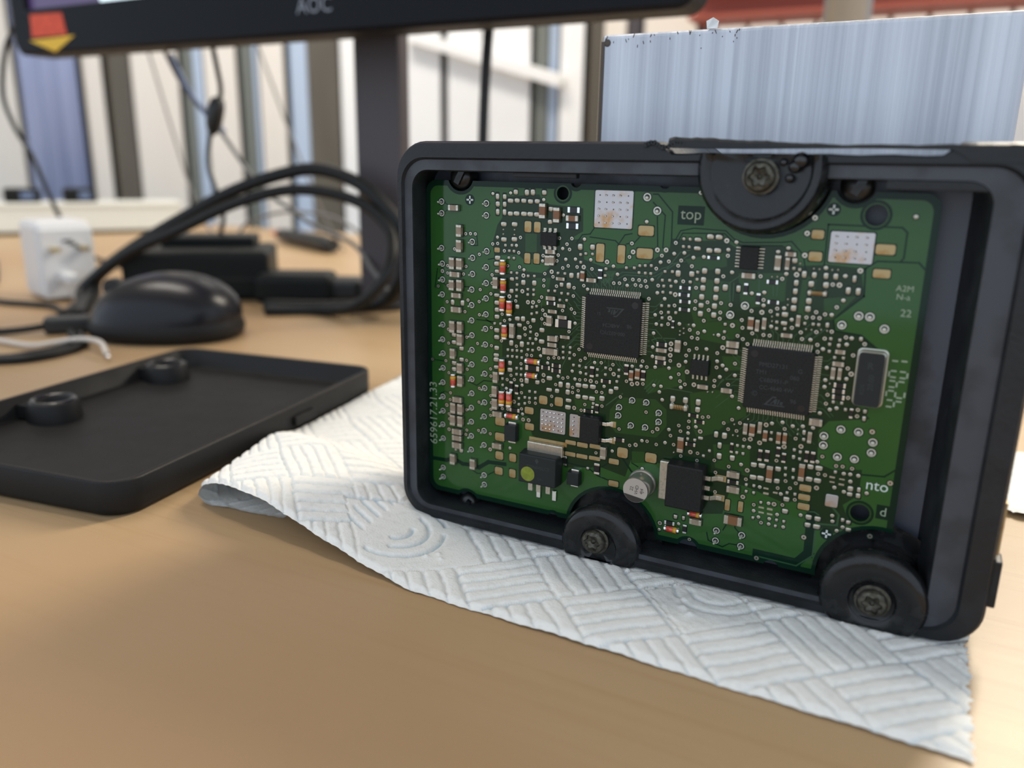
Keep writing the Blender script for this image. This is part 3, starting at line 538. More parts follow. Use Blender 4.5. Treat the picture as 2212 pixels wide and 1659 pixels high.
'S':'20.8,86.6,1,1.5 22.8,86.6,1,1.4 20.9,84.8,1.1,1.4 22.8,84.8,1,1.4 20.9,82.9,1,1.5 22.8,82.9,1,1.5 25.8,87.8,1.2,1.4 28.8,87.8,1.1,1.6 30.4,87.9,1.1,1.5 33.4,87.9,1.1,1.4 24.4,85.7,1.5,1.2 26.2,85.8,1.4,1.3 28,85.8,1.4,1.3 29.8,85.7,1.4,1.3 31.6,85.8,1.4,1.2 24.4,82.6,1.4,1.2 26.1,82.7,1.5,1.2 28.1,82.7,1.5,1.2 29.8,82.7,1.5,1.1 31.6,82.7,1.5,1.2 35.2,84.1,1.4,1.1 35.1,81.1,1.3,1.1 22.6,80,1.6,1.1 25.6,80.1,1.7,1.2 22.7,76.3,1.7,1.2 25.6,76.5,1.6,1.2 21,71.7,1.5,1.1 20.8,70.2,1.5,1.1 20.9,68.3,1.4,1 43.1,75.7,1.2,1.6 46.2,75.8,1.3,1.4 70.9,78.9,1.5,1 70.9,77,1.5,1 67,71.2,1.2,1.5 70.1,71.3,1.2,1.4 73.6,79.7,1.6,1.2 75.5,79.7,1.6,1.2 73.6,76.7,1.4,1.2 75.4,76.8,1.5,1.3 91.6,75.7,1.1,1.1 72.9,72.2,1.2,1.4 75.8,72.3,1.2,1.4 93.8,73,1,1.5 95.8,73,1,1.4 98.1,73,1,1.4 100,73,1,1.4 7.8,59.3,1.2,1.6 10.8,59.4,1.2,1.6 8.2,50.7,1.5,1.3 8.2,48.7,1.5,1.1 10.5,47.3,1.4,1.2 10.5,44.3,1.4,1.1 8.2,43.1,1.5,1.1 20.9,62.3,1.5,1 21,60.4,1.5,1.1 21,58.6,1.4,1.1 21,56.8,1.4,1.1 21,53.3,1.5,1.1 21,51.5,1.5,1.1 21,48.7,1.4,1.1 20.9,46.8,1.5,1 20.9,45.6,1.5,1.1 21,43.6,1.5,1 25.1,66.7,1.3,1 25,63.7,1.3,1.1 26.7,59.9,1.3,1.1 26.8,56.9,1.4,1.2 28.4,57,1.1,1.4 27.4,55.3,1.4,1 27.4,52.2,1.4,1.1 25.2,50.5,1.2,1.5 28.2,50.5,1.2,1.5 24.9,45.2,1.3,1.1 28.3,66.1,1.1,1.4 31.3,66.2,1.1,1.4 31.3,56.9,1.1,1.3 38.6,66.4,1,1.3 33.7,54.7,1.4,1.1 33.7,51.8,1.5,1.1 41.1,68.8,1.1,1.4 42.9,68.9,0.9,1.5 40.5,66.3,1.1,1.5 37.8,49.9,0.9,1.7 69.9,69.5,0.9,0.9 72.8,70.2,1.1,1.4 75.8,70.2,1.1,1.4 72.8,68.4,1.1,1.4 75.8,68.4,1.1,1.4 72.7,66.4,1.1,1.4 75.8,66.5,1.1,1.4 72.7,64.5,1.1,1.3 75.7,64.6,1.1,1.4 72.7,62.6,1.1,1.4 75.7,62.6,1.1,1.4 77.7,68.9,1.1,1.5 80.6,68.9,1,1.5 92.4,71.1,1,1.4 92.4,69.3,1,1.4 92.4,67.4,1.1,1.4 92.4,65.7,1.1,1.4 95.4,71.1,1.1,1.4 95.3,67.5,1.1,1.4 95.3,65.8,1.1,1.4 98.3,71.1,1.1,1.4 90.8,64.2,1.4,1.2 90.8,62.3,1.4,1 99.5,62.8,0.7,1.1 103.6,72.8,0.9,1.5 102.7,70.3,1,1.5 104.6,70.3,1,1.6 106.3,60.6,0.8,1 102.2,58.7,0.8,1 8.2,41.4,1.5,1.1 10.4,18.8,1.1,1.2 24.9,43.4,1.5,1.1 29.8,41.2,1.2,1.5 32.8,41.2,1.1,1.3 36.1,42.7,1.5,1.1 39.2,41.5,1.1,1.5 38.3,39.7,1.1,1.3 36.1,39.7,1.5,1 53.8,42.6,1.2,1 52.5,41.6,1.3,1.4 45.8,42,1.6,1.2 47.8,42.1,1.5,1.2 44,42,1.6,1.2 41.2,41.5,1.1,1.5 41.2,39.8,1.1,1.4 44,39.1,1.4,1.2 45.9,39.1,1.5,1.1 47.7,39.1,1.6,1.1 50.3,39.5,1.4,1.4 41.5,37.7,1.6,1 41.4,35.9,1.5,1.1 67.8,42,1.2,1.5 70.8,42.1,1.2,1.5 73.8,42.1,1.2,1.5 73.8,40.3,1.2,1.4 75,33.6,1.1,0.9 90.6,36,1,0.9 97.4,38.8,0.9,1.1 97.5,37.2,0.9,0.9 78.5,35.1,1,1.6 80.4,35.1,1.1,1.6 79.5,32.6,1,1.5 79.6,30,1.2,1.5 82.6,30.1,1.2,1.4 95.8,32.8,0.9,1 108.9,45.4,0.9,1 108.9,43.8,0.9,1.1 47.4,20.8,0.9,0.9 70.5,12.8,1,1.2 72.5,12.9,0.9,1.2 87.5,29.4,1.4,1.2 89.3,29.5,1.5,1.2 87.6,26.4,1.5,1.2 89.3,26.5,1.5,1.2 92.8,29.4,1.4,1.1 92.8,26.5,1.4,1.3 96.1,29.8,0.9,1 99.5,31.2,1.4,1.2 101.3,31.2,1.5,1.2 99.5,28.3,1.5,1.2 101.3,28.3,1.5,1.3 95.3,22.6,1.4,1.3 95.3,19.7,1.4,1.2 100.4,19.4,1.4,1.1 102.3,19.4,1.4,1.1 100.4,17.5,1.4,1.2 102.3,17.5,1.5,1.1 108.1,27.8,1.1,1.1 108.1,26.5,1.1,1 109.8,27.9,0.9,1.2 109.8,26.5,1,1.2 107.4,20.3,0.9,1 108.6,20,1,1 108.8,18.3,1.1,1',
'B':'33.4,83.6,1.8,3.5 37.1,82.8,1.8,3.5 41.1,82.2,3.1,1.5 44.2,68.9,1.2,2.5 84,61.7,1.4,2.8 57.6,46.4,1.2,2.6 59.1,47,1.3,2.6 70.6,31.4,1.6,3.8 86.5,37.7,1.4,2.9 89.4,36.8,1.1,2.6 92.3,36.8,1.1,2.7 93.6,36.9,1,2.6 91.2,28.1,1.5,3.9 97.9,29.8,1.4,4 84.2,15.2,4.1,2.4',
'k':'22.6,78.7 25.7,78.8 22.6,77.6 25.7,77.6 92.8,75.2 95.6,74.3 96.7,74.3 99.2,74.3 100.3,74.4 70.3,59.9 69.2,58.9 68.4,58.2 69.3,57.8 68.4,57.3 87.4,72 88.5,72.1 91.1,67.5 91.2,66.3 88.2,63.5 88.3,62.5 76.1,58.2 95.4,61.5 96.5,61.5 98.4,61.7 99.6,61.6 69,29 75.8,44.9 76.9,45 85.3,39.9 82.4,38.2 96.1,39.3 96.1,38.2 82.3,35.6 83.4,35.6 101.4,50.4',
'G':'29.3,79.7,1.8,2.6 31.8,79.7,1.7,2.5 29.3,72.1,1.6,2.5 31.8,72.2,1.6,2.5 20.9,73.6,1.5,1.2 59,80.2,3.6,2.2 48.2,74.6,2,4.2 53.4,74.6,1.8,4.1 59,75.1,3.8,2.3 95.6,81.3,2.4,1.8 95.6,76.8,2.6,1.9 108.6,79,3.6,2 108.5,74.2,3.2,1.7 22.3,29.1,2.8,2.2 22.3,24.8,2.8,2.2 22.2,19.6,2.3,2.2 26.2,19.7,2,2.2 30.7,33.4,2.5,1.8 34.6,36.8,2.3,2.2 38.9,37,2.2,2.3 30.9,29.1,2.5,1.8 42.5,26.8,2.9,1.1 45.7,26.7,2.9,1.2 49.1,26.9,2.9,1.1 42.5,23.7,2.9,1.1 45.7,23.7,3,1.1 49.1,23.8,3,1 56.3,26.6,2.7,2.6 63.5,26.6,2.8,2.4 54.2,23.9,2.6,1.4 22.1,15.2,2.3,2.1 26.2,15.3,1.9,2.3 54.4,18.1,2.6,1.5 99,26.1,2.5,1.5 99,23.9,2.5,1.4 99.1,21.7,2.5,1.5 82.5,18.5,1.1,2.8 85.5,18.7,1.1,2.6',
's':'23.2,74.9 25,75 24.3,73.6 25.6,73.6 24.2,71.9 25.6,71.9 24.9,68.3 26.5,68.3 29.6,67.8 31.3,67.9 37.6,69.1 43.3,73.9 44.6,74.2 46.3,74.2 43.4,72.1 67.8,78.9 69.2,78.9 67.8,77.2 69.1,77.2 54.8,71.6 56.7,71.7 58,72.3 59.3,72.4 60.7,72.5 57.9,70.7 59.4,70.7 60.7,70.7 64,71.4 65.7,71.5 71.4,71.8 49.8,71 49.7,69.4 91.6,74.1 92.8,73.9 20.4,55 22.1,55.1 26.5,67 26.6,65.4 26.5,64.1 26.5,62.5 30.6,53.9 30.5,52.2 30,50.9 31.3,51 24.3,48.6 25.6,48.6 26.9,48.7 28.2,48.7 30,49.3 31.3,49.3 24.3,46.9 25.6,47 26.9,47 28.3,47 29.6,64.5 31.2,64.5 29.6,63.2 31.2,63.3 30.9,60.2 32.1,60.5 30.8,58.5 32.2,58.9 35.2,64.6 36.9,64.7 38.7,64.3 38.3,62.6 39.6,51.1 39.6,49.8 39.7,48.4 39.4,69.1 40.4,64.3 40.1,62.7 41.5,51.2 41.4,49.9 41.4,48.4 42.5,46.9 44.1,46.9 45.8,46.7 50.9,47.3 63.5,69.4 65.2,69.5 71.4,70.2 63.9,68.1 65.6,68.2 63.8,66.7 65.6,66.7 63.7,63.6 65.4,63.7 65.4,62.2 67.1,62.3 64,60.8 64,59.1 89.3,64 89.3,62.4 89.4,61 91.1,61.1 78.4,60.8 78.4,59.1 95,62.7 96.7,62.7 97.8,62.7 100.5,60 100.4,58.8 100.5,57.3 102.3,59.9 101.7,56.1 103.4,56.2 101.8,53.6 103,53.8 8.7,18.8 26.9,44.1 28.2,44.1 26.9,42.5 28.2,42.5 22.8,40.8 22.9,39.1 30.7,38.5 32.3,38.5 27.7,36.2 29.4,36.7 30.7,36.7 32.4,36.9 27.7,34.6 29.4,35.1 48.8,46.6 45.9,45.1 48.8,45.1 50.9,45.6 54.3,47.2 54.3,45.6 53.9,44.3 48.1,37.9 48,36.9 72,32.9 73.7,32.9 90.6,37.6 83.5,33.3 84.8,33.3 83.5,31.6 84.9,31.6 95.8,34.5 97.1,34.2 97.1,32.6 77.3,30.9 76,29.4 102.5,46.5 104.2,46.5 105.1,45.2 94.4,29.9 94.5,28.3 96.2,28 86.3,24.3 88,24.4 86.4,22.7 88.1,22.7 95.3,24.2 97,24.2 89.9,20.7 88.5,16.6 93.7,17.2 95.3,17.2 93.6,15.7 104.7,31',
'Y':'22.9,69.6,1.8,3.8 23.1,65,1.8,3.7 22.9,60.5,1.8,3.9 8.4,38.5,1.8,3.8',
'R':'41.2,84.1,3.1,1.5 41,80.4,3.1,1.5 48.5,69.7,1.2,2.3 74.7,75.2,2.7,0.8 36.1,61.6,2.4,1 39.5,56.9,4.3,2.2 68.9,68.1,2.6,0.9 68.8,66.5,2.6,0.9 69.1,65,2.6,0.9 69.1,63.2,2.6,0.9 66.7,59.6,0.7,1.8 64.4,54.6,2.5,1.1 64.4,50.3,2.6,1 82.2,69,1,2.5 85,67.1,1,2.4 87.6,70.9,2.4,1 88.2,66.6,2.4,0.9 25.5,39.2,1.1,2.5 27.1,38.5,1.1,2.5 31.4,44.7,3.9,1.4 35.1,45.3,2.4,1.1 38,46.2,2.5,1 38,44.9,2.6,1.1 26.6,32.9,2.9,1.1 47.5,45.9,1.2,2.7 51.2,44,2.6,1 49.2,36.8,1,2.4 47,35.8,2.5,1 56.2,47.6,1.2,2.6 60.4,46.7,1.2,2.5 73,38.8,2.4,0.9 74.5,37.5,2.4,0.9 72.8,31.7,2.4,1 55.3,29.8,2.8,1.1 82.3,32.6,0.8,2.4 88.7,32,1,2.7 90.2,32.1,1.1,2.7 92.5,33.5,1,2.3 93.8,32.3,1,2.3 98.5,33.5,0.9,2.6 99.8,33.5,1,2.6 103.4,50.3,2.4,1.1 103.3,49,2.5,1 103.4,47.7,2.5,1.1 106.3,44.6,0.8,2.2 49.9,21.2,1.6,2.9 41.2,21.7,1.1,2.5 69.2,10.9,2.6,1.1 73,10.2,1.1,2.3 83.3,24.4,2.6,1',
'p':'58.8,87.6 61.3,84.7 82.3,65.3 79.3,63 105.3,65.3 107.4,65.3 102.3,63.1 110.4,63.1 104.7,40.7 108.2,40.7 101.5,38.7 101.6,36.6 111.2,38.9 111.2,36.6 104.7,34.5 108.1,34.6',
'Q':'24.9,59.5,1.8,3.9 23.6,53.3,1.7,3.8 23,44.2,1.8,4.1 23.1,35.8,1.9,4.1 25.2,35.8,1.8,4.2',
'L':'96.8,69.3,3.8,1.5 69.4,40.3,4.1,1.9',
'H':'31.8,46.6,4.2,1.6 31.5,42.9,3.5,1.6 26.1,31.3,3.9,1.6 70,9.6,3.8,1.6 75.3,14.8,3.5,1.4',
'l':'90.1,19.5,1.2,0.4 90.2,18.3,1.2,0.4 92,19.5,1.2,0.5 92.1,18.3,1.2,0.4 90.7,24.3,1.1,0.4 90.8,23.1,1.2,0.5 92.8,23.7,1,0.4 104.2,29.7,1.1,0.4 104.3,28.6,1,0.3 106.2,29.6,1.1,0.3 106.2,28.4,1.1,0.4'}
# ================================================================== the opened control unit
CU = thing('control_unit', (66, 16, .6), 'opened black plastic control unit standing on edge with its green circuit board showing', 'control unit')
RL = lambda l, r, b, t, rad: rrect(l, r, b, t, rad, 8, 44)
def crop(Lp, y, zcut=97.0):
    out = []
    for (px_, pz_) in Lp:
        if pz_ > zcut and 64.5 < px_ < 118.5: pz_ = zcut + .12 * math.sin(px_ * 1.7)
        out.append((px_, y, pz_))
    return out
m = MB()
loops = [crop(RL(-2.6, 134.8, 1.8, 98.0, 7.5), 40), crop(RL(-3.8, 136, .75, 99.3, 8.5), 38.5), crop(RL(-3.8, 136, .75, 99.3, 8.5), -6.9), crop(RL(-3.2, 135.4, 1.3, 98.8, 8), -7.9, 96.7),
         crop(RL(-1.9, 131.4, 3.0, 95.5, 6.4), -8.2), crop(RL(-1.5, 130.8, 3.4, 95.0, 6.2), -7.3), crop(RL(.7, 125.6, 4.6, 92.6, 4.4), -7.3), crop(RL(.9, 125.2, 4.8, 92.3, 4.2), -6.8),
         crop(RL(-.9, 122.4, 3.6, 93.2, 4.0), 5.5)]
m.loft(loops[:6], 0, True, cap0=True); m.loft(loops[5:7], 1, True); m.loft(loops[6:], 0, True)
hs = m.build('housing', ['case_plastic', 'case_lip_sheen'], CU)
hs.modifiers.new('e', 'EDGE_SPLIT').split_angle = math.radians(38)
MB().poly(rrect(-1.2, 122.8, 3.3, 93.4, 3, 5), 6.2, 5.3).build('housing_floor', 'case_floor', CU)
# torn strip of the upper rim
m = MB(); A = []; B = []
for k in range(61):
    q = k / 60; xx = 65.4 + q * 69.6
    zt = 100.3 - 1.5 * min(1, q * 2.2) - .25 * math.sin(q * 40) * .4 + random.uniform(-.08, .08); zb = 98.05 - .1 * math.sin(q * 9)
    if xx > 118: zb = 98.0 - min(1, (xx - 118) / 3) * 2.2
    if k == 0: zt -= .4
    A.append((xx, zb, zt))
for (y0, y1) in ((-8.4, -4.2),):
    loops = [[(p[0], y1, p[1]), (p[0], y1, p[2]), (p[0], y0 + .4, p[2]), (p[0], y0, p[2] - .5), (p[0], y0, p[1])] for p in A]
    m.loft(loops, 0, False, True, True)
m.build('torn_rim_strip', 'case_plastic', CU)
m = MB()
for k in range(14):
    t = k / 13; m.box((60.5 + 8 * t, -8.2, 98.6 + .5 * math.sin(t * 9)), (.8, .5, random.uniform(.3, 1.0)), rot=Matrix.Rotation(random.uniform(-.6, .6), 3, 'Y'))
tag(m.build('cut_burrs', 'case_plastic', CU), kind='stuff')
# small moulded details along the rim
for c, d in (((117, -6.6, 91.6), (19, 1.0, 1.8)), ((-.1, -5.5, 46), (1.4, 2, 14)), ((36, -5.0, 91.9), (16, 2, 1.2))):
    MB().box((0, 0, 0), d).build('rim_step', 'case_plastic', CU, c, bevel=.2)
MB().box((0, 0, 0), (2.0, 5, 10)).build('side_tab', 'case_plastic', CU, (136.4, -4, 15.5), bevel=.3)
MB().box((0, 0, 0), (.7, 5, 11)).build('side_label', 'gold_pad', CU, (136.2, -3, 27), bevel=.1)
# bosses with bolts
def boss(name, cx, cz, R, bx, bz, full):
    n = 48; m = MB()
    zc = 1.0
    def arc(r, y):
        out = []
        for k in range(n):
            t = 2 * math.pi * k / n; x_, z_ = cx + r * math.cos(t), cz + r * math.sin(t)
            if full == 'top': z_ = min(z_, 97.0)
            else: z_ = max(z_, zc)
            out.append((x_, y, z_))
        return out
    if full == 'top': prof = [(R + .3, 3), (R + .2, -7.0), (R - .2, -8.9), (R - 1.0, -9.9), (R - 1.9, -9.8), (R - 2.7, -8.9), (R - 3.2, -8.4), (4.0, -8.3), (3.6, -8.0), (.05, -8.0)]
    else: prof = [(R + 2.2, 2.6), (R - 1.7, 2.5), (R - 1.7, -3.6), (R - .4, -5.6), (R - .2, -6.6), (R - .8, -7.9), (R - 1.6, -8.6), (R - 2.5, -8.8), (5.0, -8.8), (4.6, -8.4), (4.2, -8.1), (.05, -8.1)]  # dark back flange added to stand for the shadow gap around the boss
    m.loft([arc(r, y) for r, y in prof], 0, True)
    b = m.build(name, 'boss_plastic', CU); b.modifiers.new('e', 'EDGE_SPLIT').split_angle = math.radians(50)
    # worn hexagonal bolt end
    bm2 = MB(); y0 = prof[-1][1]; r0 = 3.0
    pts = lambda r, y, star=0: [(bx + (r * (1 + star * math.cos(6 * t))) * math.cos(t), y, bz + (r * (1 + star * math.cos(6 * t))) * math.sin(t)) for t in [2 * math.pi * k / 36 for k in range(36)]]
    bm2.loft([pts(3.6, y0 + .6), pts(3.6, y0 - .3), pts(r0, y0 - .45), pts(r0, y0 - 1.3), pts(2.6, y0 - 1.9), pts(1.9, y0 - 2.1, .14), pts(1.6, y0 - 1.5, .16), pts(.6, y0 - 1.2), pts(.05, y0 - 1.7)], 0, True)
    bo = bm2.build('bolt', 'bolt_steel', CU); bo.modifiers.new('e', 'EDGE_SPLIT').split_angle = math.radians(40)
    return b
random.seed(2)
bt = boss('screw_boss', 84.5, 94.0, 12.6, 84.6, 92.6, 'top')
m = MB()
for p, r in (((91.0, -8.5, 94.6), 1.3), ((90.2, -8.5, 92.4), .9), ((92.0, -8.5, 95.8), 1.6), ((88.8, -8.3, 95.4), .8)):
    m.lathe(p, (0, -1, 0), [(r, 0), (r * .8, r * .5), (r * .4, r * .75), (.01, r * .8)], n=12)
m.build('sealant_blob', 'sealant', CU)
boss('screw_boss', 54.2, 4.4, 10.6, 53.2, 6.0, 'low')
boss('screw_boss', 115.5, 6.8, 11.2, 115.6, 7.0, 'low')
for (cx, cz, r, up) in ((10.3, 91.0, 3.0, 0), (101.9, 91.2, 3.2, 0), (12.5, 4.0, 2.5, 1)):
    m = MB(); m.lathe((cx, 4, cz), (0, -1, 0), [(r, 0), (r, 3.6), (r * .92, 4.4), (r * .55, 5.0), (.01, 5.2)], n=24)
    rv = m.build('clip_rivet', 'rivet', CU)
    MB().box((0, 0, 0), (r * .5, 1.0, r * 1.2), rot=Matrix.Rotation(.5, 3, 'Y')).build('slot_blade', 'boss_plastic', rv, (cx + .6, -1.4, cz))
# ------------------------------------------------------------------ circuit board
CUT = [(10.3, 91.2, 3.7), (101.9, 91.5, 3.9), (12.5, 3.9, 3.4), (41.5, 90.6, 1.4), (62.7, 90.9, 1.4), (84.5, 94, 13.3), (54.3, 4.6, 11.7), (115.5, 7.2, 12.4), (93.5, 5.2, 1.8), (74, 5.2, 2.4),
       (38.2, 87.8, 1.5), (106.1, 85.6, 2.1), (110.6, 22.7, 1.95), (38.2, 5.2, 1.4)]
def plate(inset, grow, y0, y1, name, mats):
    """board outline with its cut-outs (boolean), optionally shrunk"""
    a = MB().poly(rrect(inset, 117.5 - inset, 5.8 + inset, 90.1 - inset, 3 - inset * .5, 5), y0, y1); a.add([(p[0], y0, p[1]) for p in rrect(inset, 117.5 - inset, 5.8 + inset, 90.1 - inset, 3 - inset * .5, 5)], [tuple(range(24))[::-1]])
    oa = bpy.data.objects.new('a', a.mesh('a', mats)); SC.collection.objects.link(oa)
    for (cx, cz, r) in CUT:
        c = MB().cyl((cx, -4, cz), (0, 1, 0), r + grow, 9, n=40)
        ob = bpy.data.objects.new('b', c.mesh('b', mats[:1])); SC.collection.objects.link(ob)
        md = oa.modifiers.new('x', 'BOOLEAN'); md.operation = 'DIFFERENCE'; md.object = ob; md.solver = 'EXACT'
    me = bpy.data.meshes.new_from_object(oa.evaluated_get(bpy.context.evaluated_depsgraph_get())); me.name = name
    for ob in [o for o in SC.collection.objects if o.name == 'a' or o.name == 'b' or o.name.startswith('b.')]:
        bpy.data.objects.remove(ob)
    for p in me.polygons: p.use_smooth = False
    return me
PCB = link(bpy.data.objects.new('circuit_board', plate(0, 0, 1.6, 0, 'circuit_board', ['mask_bare'])), CU)
PCB['label'] = 'green printed circuit board crowded with small components'
POUR = link(bpy.data.objects.new('copper_pour', plate(1.35, .85, -.002, -.03, 'copper_pour', ['mask_copper'])), PCB)
# etched (dark) areas over the pour, and small islands of copper in them; outlines in board millimetres
def area(name, polys, y, mat, par=PCB):
    m = MB()
    for k, p in enumerate(polys): m.poly(p, -.02, y - .0005 * (k % 4))
    return m.build(name, mat, par)
DARK = [[(22.1,86.5),(32.1,87.4),(33.4,85.3),(39.4,84.9),(43.5,84.6),(43.7,79.3),(39.7,76.9),(38.6,72.5),(28.1,71.8),(26.8,72.8),(20.1,72.2),(19.5,75.2),(20.9,79.8),(22.2,81.5)],[(19.9,67.2),(26.9,68.9),(33.8,68.8),(38.0,73.0),(39.7,76.9),(43.8,77.7),(44.2,72.8),(48.7,71.5),(52.7,71.3),(58.8,72.2),(62.0,74.5),(64.6,75.7),(64.9,78.8),(72.2,78.7),(76.7,79.0),(79.3,77.6),(80.2,78.4),(88.8,78.7),(91.2,77.9),(92.5,74.6),(98.4,75.3),(104.6,75.0),(105.8,69.4),(100.5,64.1),(101.1,61.7),(106.2,61.3),(109.4,59.0),(106.6,57.9),(107.6,46.1),(110.1,43.9),(102.1,42.1),(100.3,39.7),(100.8,32.3),(104.2,31.4),(109.9,32.5),(109.9,26.6),(107.0,23.8),(108.8,19.9),(105.0,15.7),(100.6,20.3),(99.8,23.4),(94.5,21.7),(86.1,23.9),(83.0,23.8),(81.5,16.0),(73.9,14.3),(71.9,25.7),(65.2,25.6),(62.8,26.9),(59.2,27.5),(57.3,20.5),(51.1,21.7),(41.1,19.8),(39.7,23.9),(31.7,26.9),(30.3,31.7),(20.3,31.3)]]
LIGHT = [[(52.5,37.0),(55.0,40.5),(63.6,41.3),(66.5,39.2),(66.8,35.2),(64.5,31.9),(54.3,31.4),(52.4,33.4)],[(71.7,43.9),(77.4,45.6),(82.1,45.4),(84.7,42.0),(84.8,40.4),(80.7,38.1),(78.3,35.4),(74.1,33.6),(72.8,36.2)],[(70.7,70.5),(78.5,70.1),(79.4,65.1),(77.6,61.8),(71.5,60.1),(70.2,64.2)],[(28.6,78.0),(31.7,78.1),(31.8,73.7),(28.7,73.5)],[(80.3,72.2),(90.3,73.0),(90.5,67.1),(81.5,64.2)],[(69.4,59.9),(81.7,62.2),(81.9,59.1),(79.1,56.2),(71.8,57.0)],[(49.9,70.5),(52.4,70.7),(51.2,67.9),(48.9,67.7)],[(93.3,62.4),(95.6,62.6),(96.4,72.5),(93.6,72.7)],[(78.0,32.6),(86.2,34.0),(86.9,26.3),(78.9,27.1)],[(58.6,27.4),(65.0,28.2),(64.0,25.4),(58.8,24.4)],[(98.2,68.3),(104.4,69.3),(100.5,64.1),(98.7,63.9)],[(19.9,65.4),(22.4,65.6),(22.9,33.0),(20.3,32.6)],[(78.3,53.5),(82.4,54.0),(82.7,50.8),(79.1,50.4)],[(58.1,47.6),(70.1,50.3),(70.5,45.9),(61.8,42.4)],[(42.9,39.1),(51.4,40.9),(50.4,37.2),(43.7,35.0)],[(30.7,67.4),(35.7,67.8),(34.7,60.9),(30.9,60.6)],[(68.4,74.4),(77.4,76.5),(77.7,73.5),(70.7,71.5)]]
area('etched_area', DARK, -.034, 'mask_center'); area('copper_island', LIGHT, -.038, 'mask_mid')
def line(m, pts, w, y):
    for i_, (a, b) in enumerate(zip(pts, pts[1:])):
        y -= .0006; a, b = Vector(a), Vector(b); d = (b - a); n = Vector((-d.y, d.x)).normalized() * w / 2; e = d.normalized() * w / 2
        q = [a - e + n, a - e - n, b + e - n, b + e + n]
        m.add([(p.x, y, p.y) for p in q], [(0, 1, 2, 3)])
GAPS = [(0.28,[(46.6,80.4),(45.5,78.8),(43.5,78.5),(42.1,76.5)]),(0.28,[(45.5,78.1),(51.8,77.6),(52.7,76.8)]),(0.3,[(60.2,88.3),(61.3,88.3),(64.8,84.6),(65.0,77.8)]),(0.3,[(60.3,86.5),(63.2,83.8),(63.1,76.7)]),(0.3,[(61.4,83.4),(62.0,75.6)]),(0.28,[(55.7,79.4),(54.0,79.0),(52.8,77.1)]),(0.28,[(57.7,78.9),(56.5,77.5),(54.5,77.0)]),(0.26,[(65.7,78.2),(66.9,80.6),(69.9,81.3),(76.8,81.1),(78.8,79.4),(80.7,78.8),(88.8,79.3),(90.6,79.6),(93.2,77.0),(93.9,74.2)]),(0.26,[(66.3,77.9),(67.4,80.1),(76.6,80.5),(78.5,78.9),(80.5,78.1),(88.8,78.6)]),(0.32,[(97.4,83.4),(111.1,83.4),(112.1,82.5),(112.1,77.5),(111.6,76.8)]),(0.32,[(97.4,83.4),(97.5,75.2)]),(0.32,[(105.4,75.0),(107.4,76.6),(114.9,76.8),(116.1,75.6)]),(0.35,[(105.8,69.4),(105.4,75.0)]),(0.4,[(105.8,69.4),(100.5,64.1),(101.1,61.7),(106.2,61.3),(109.6,58.8)]),(1.1,[(0.4,15.0),(5.7,15.2),(8.0,16.1),(10.9,15.1),(13.9,15.3),(16.0,15.0),(18.9,17.1),(23.8,17.4)]),(0.3,[(13.1,14.4),(15.3,13.2),(16.8,13.4)]),(0.3,[(18.9,13.5),(21.0,14.9)]),(2.0,[(90.2,8.0),(99.0,7.9),(101.2,10.8),(100.9,20.3)]),(0.3,[(78.3,10.5),(78.8,8.6),(82.2,7.7),(83.7,8.9),(85.5,9.0)]),(0.3,[(82.0,12.0),(82.9,14.2)]),(0.3,[(86.1,11.8),(84.7,13.2),(84.5,15.5)]),(0.35,[(41.7,21.2),(47.4,21.0),(50.0,19.4),(52.7,18.8)]),(0.3,[(51.1,21.9),(52.9,23.3),(53.0,28.1)]),(0.5,[(56.4,25.1),(59.0,22.0)]),(0.3,[(58.6,27.9),(58.8,24.4),(60.4,23.7)]),(0.35,[(110.0,31.4),(114.3,31.8),(116.3,33.7)]),(0.3,[(3.3,67.7),(2.5,62.8)]),(0.3,[(17.8,55.8),(20.0,54.8)]),(0.3,[(15.1,55.5),(20.0,55.4)]),(0.3,[(18.4,71.1),(20.1,71.5)]),(0.3,[(3.5,65.3),(6.1,63.4),(13.7,63.8)]),(0.25,[(5.5,84.6),(7.2,83.8)]),(0.25,[(5.5,82.2),(7.2,83.2)]),(0.3,[(12.4,38.7),(15.2,37.9),(17.3,39.5),(20.2,39.6)]),(0.25,[(3.7,34.0),(5.4,34.9),(6.9,34.5)]),(0.25,[(1.5,43.3),(5.5,43.2)]),(0.3,[(15.0,77.3),(15.3,74.4),(13.9,74.3)])]
m = MB()
for w, pts in GAPS: line(m, pts, w, -.036)
tag(m.build('etched_gap', 'mask_bare', PCB), kind='stuff')
m = MB(); random.seed(11)
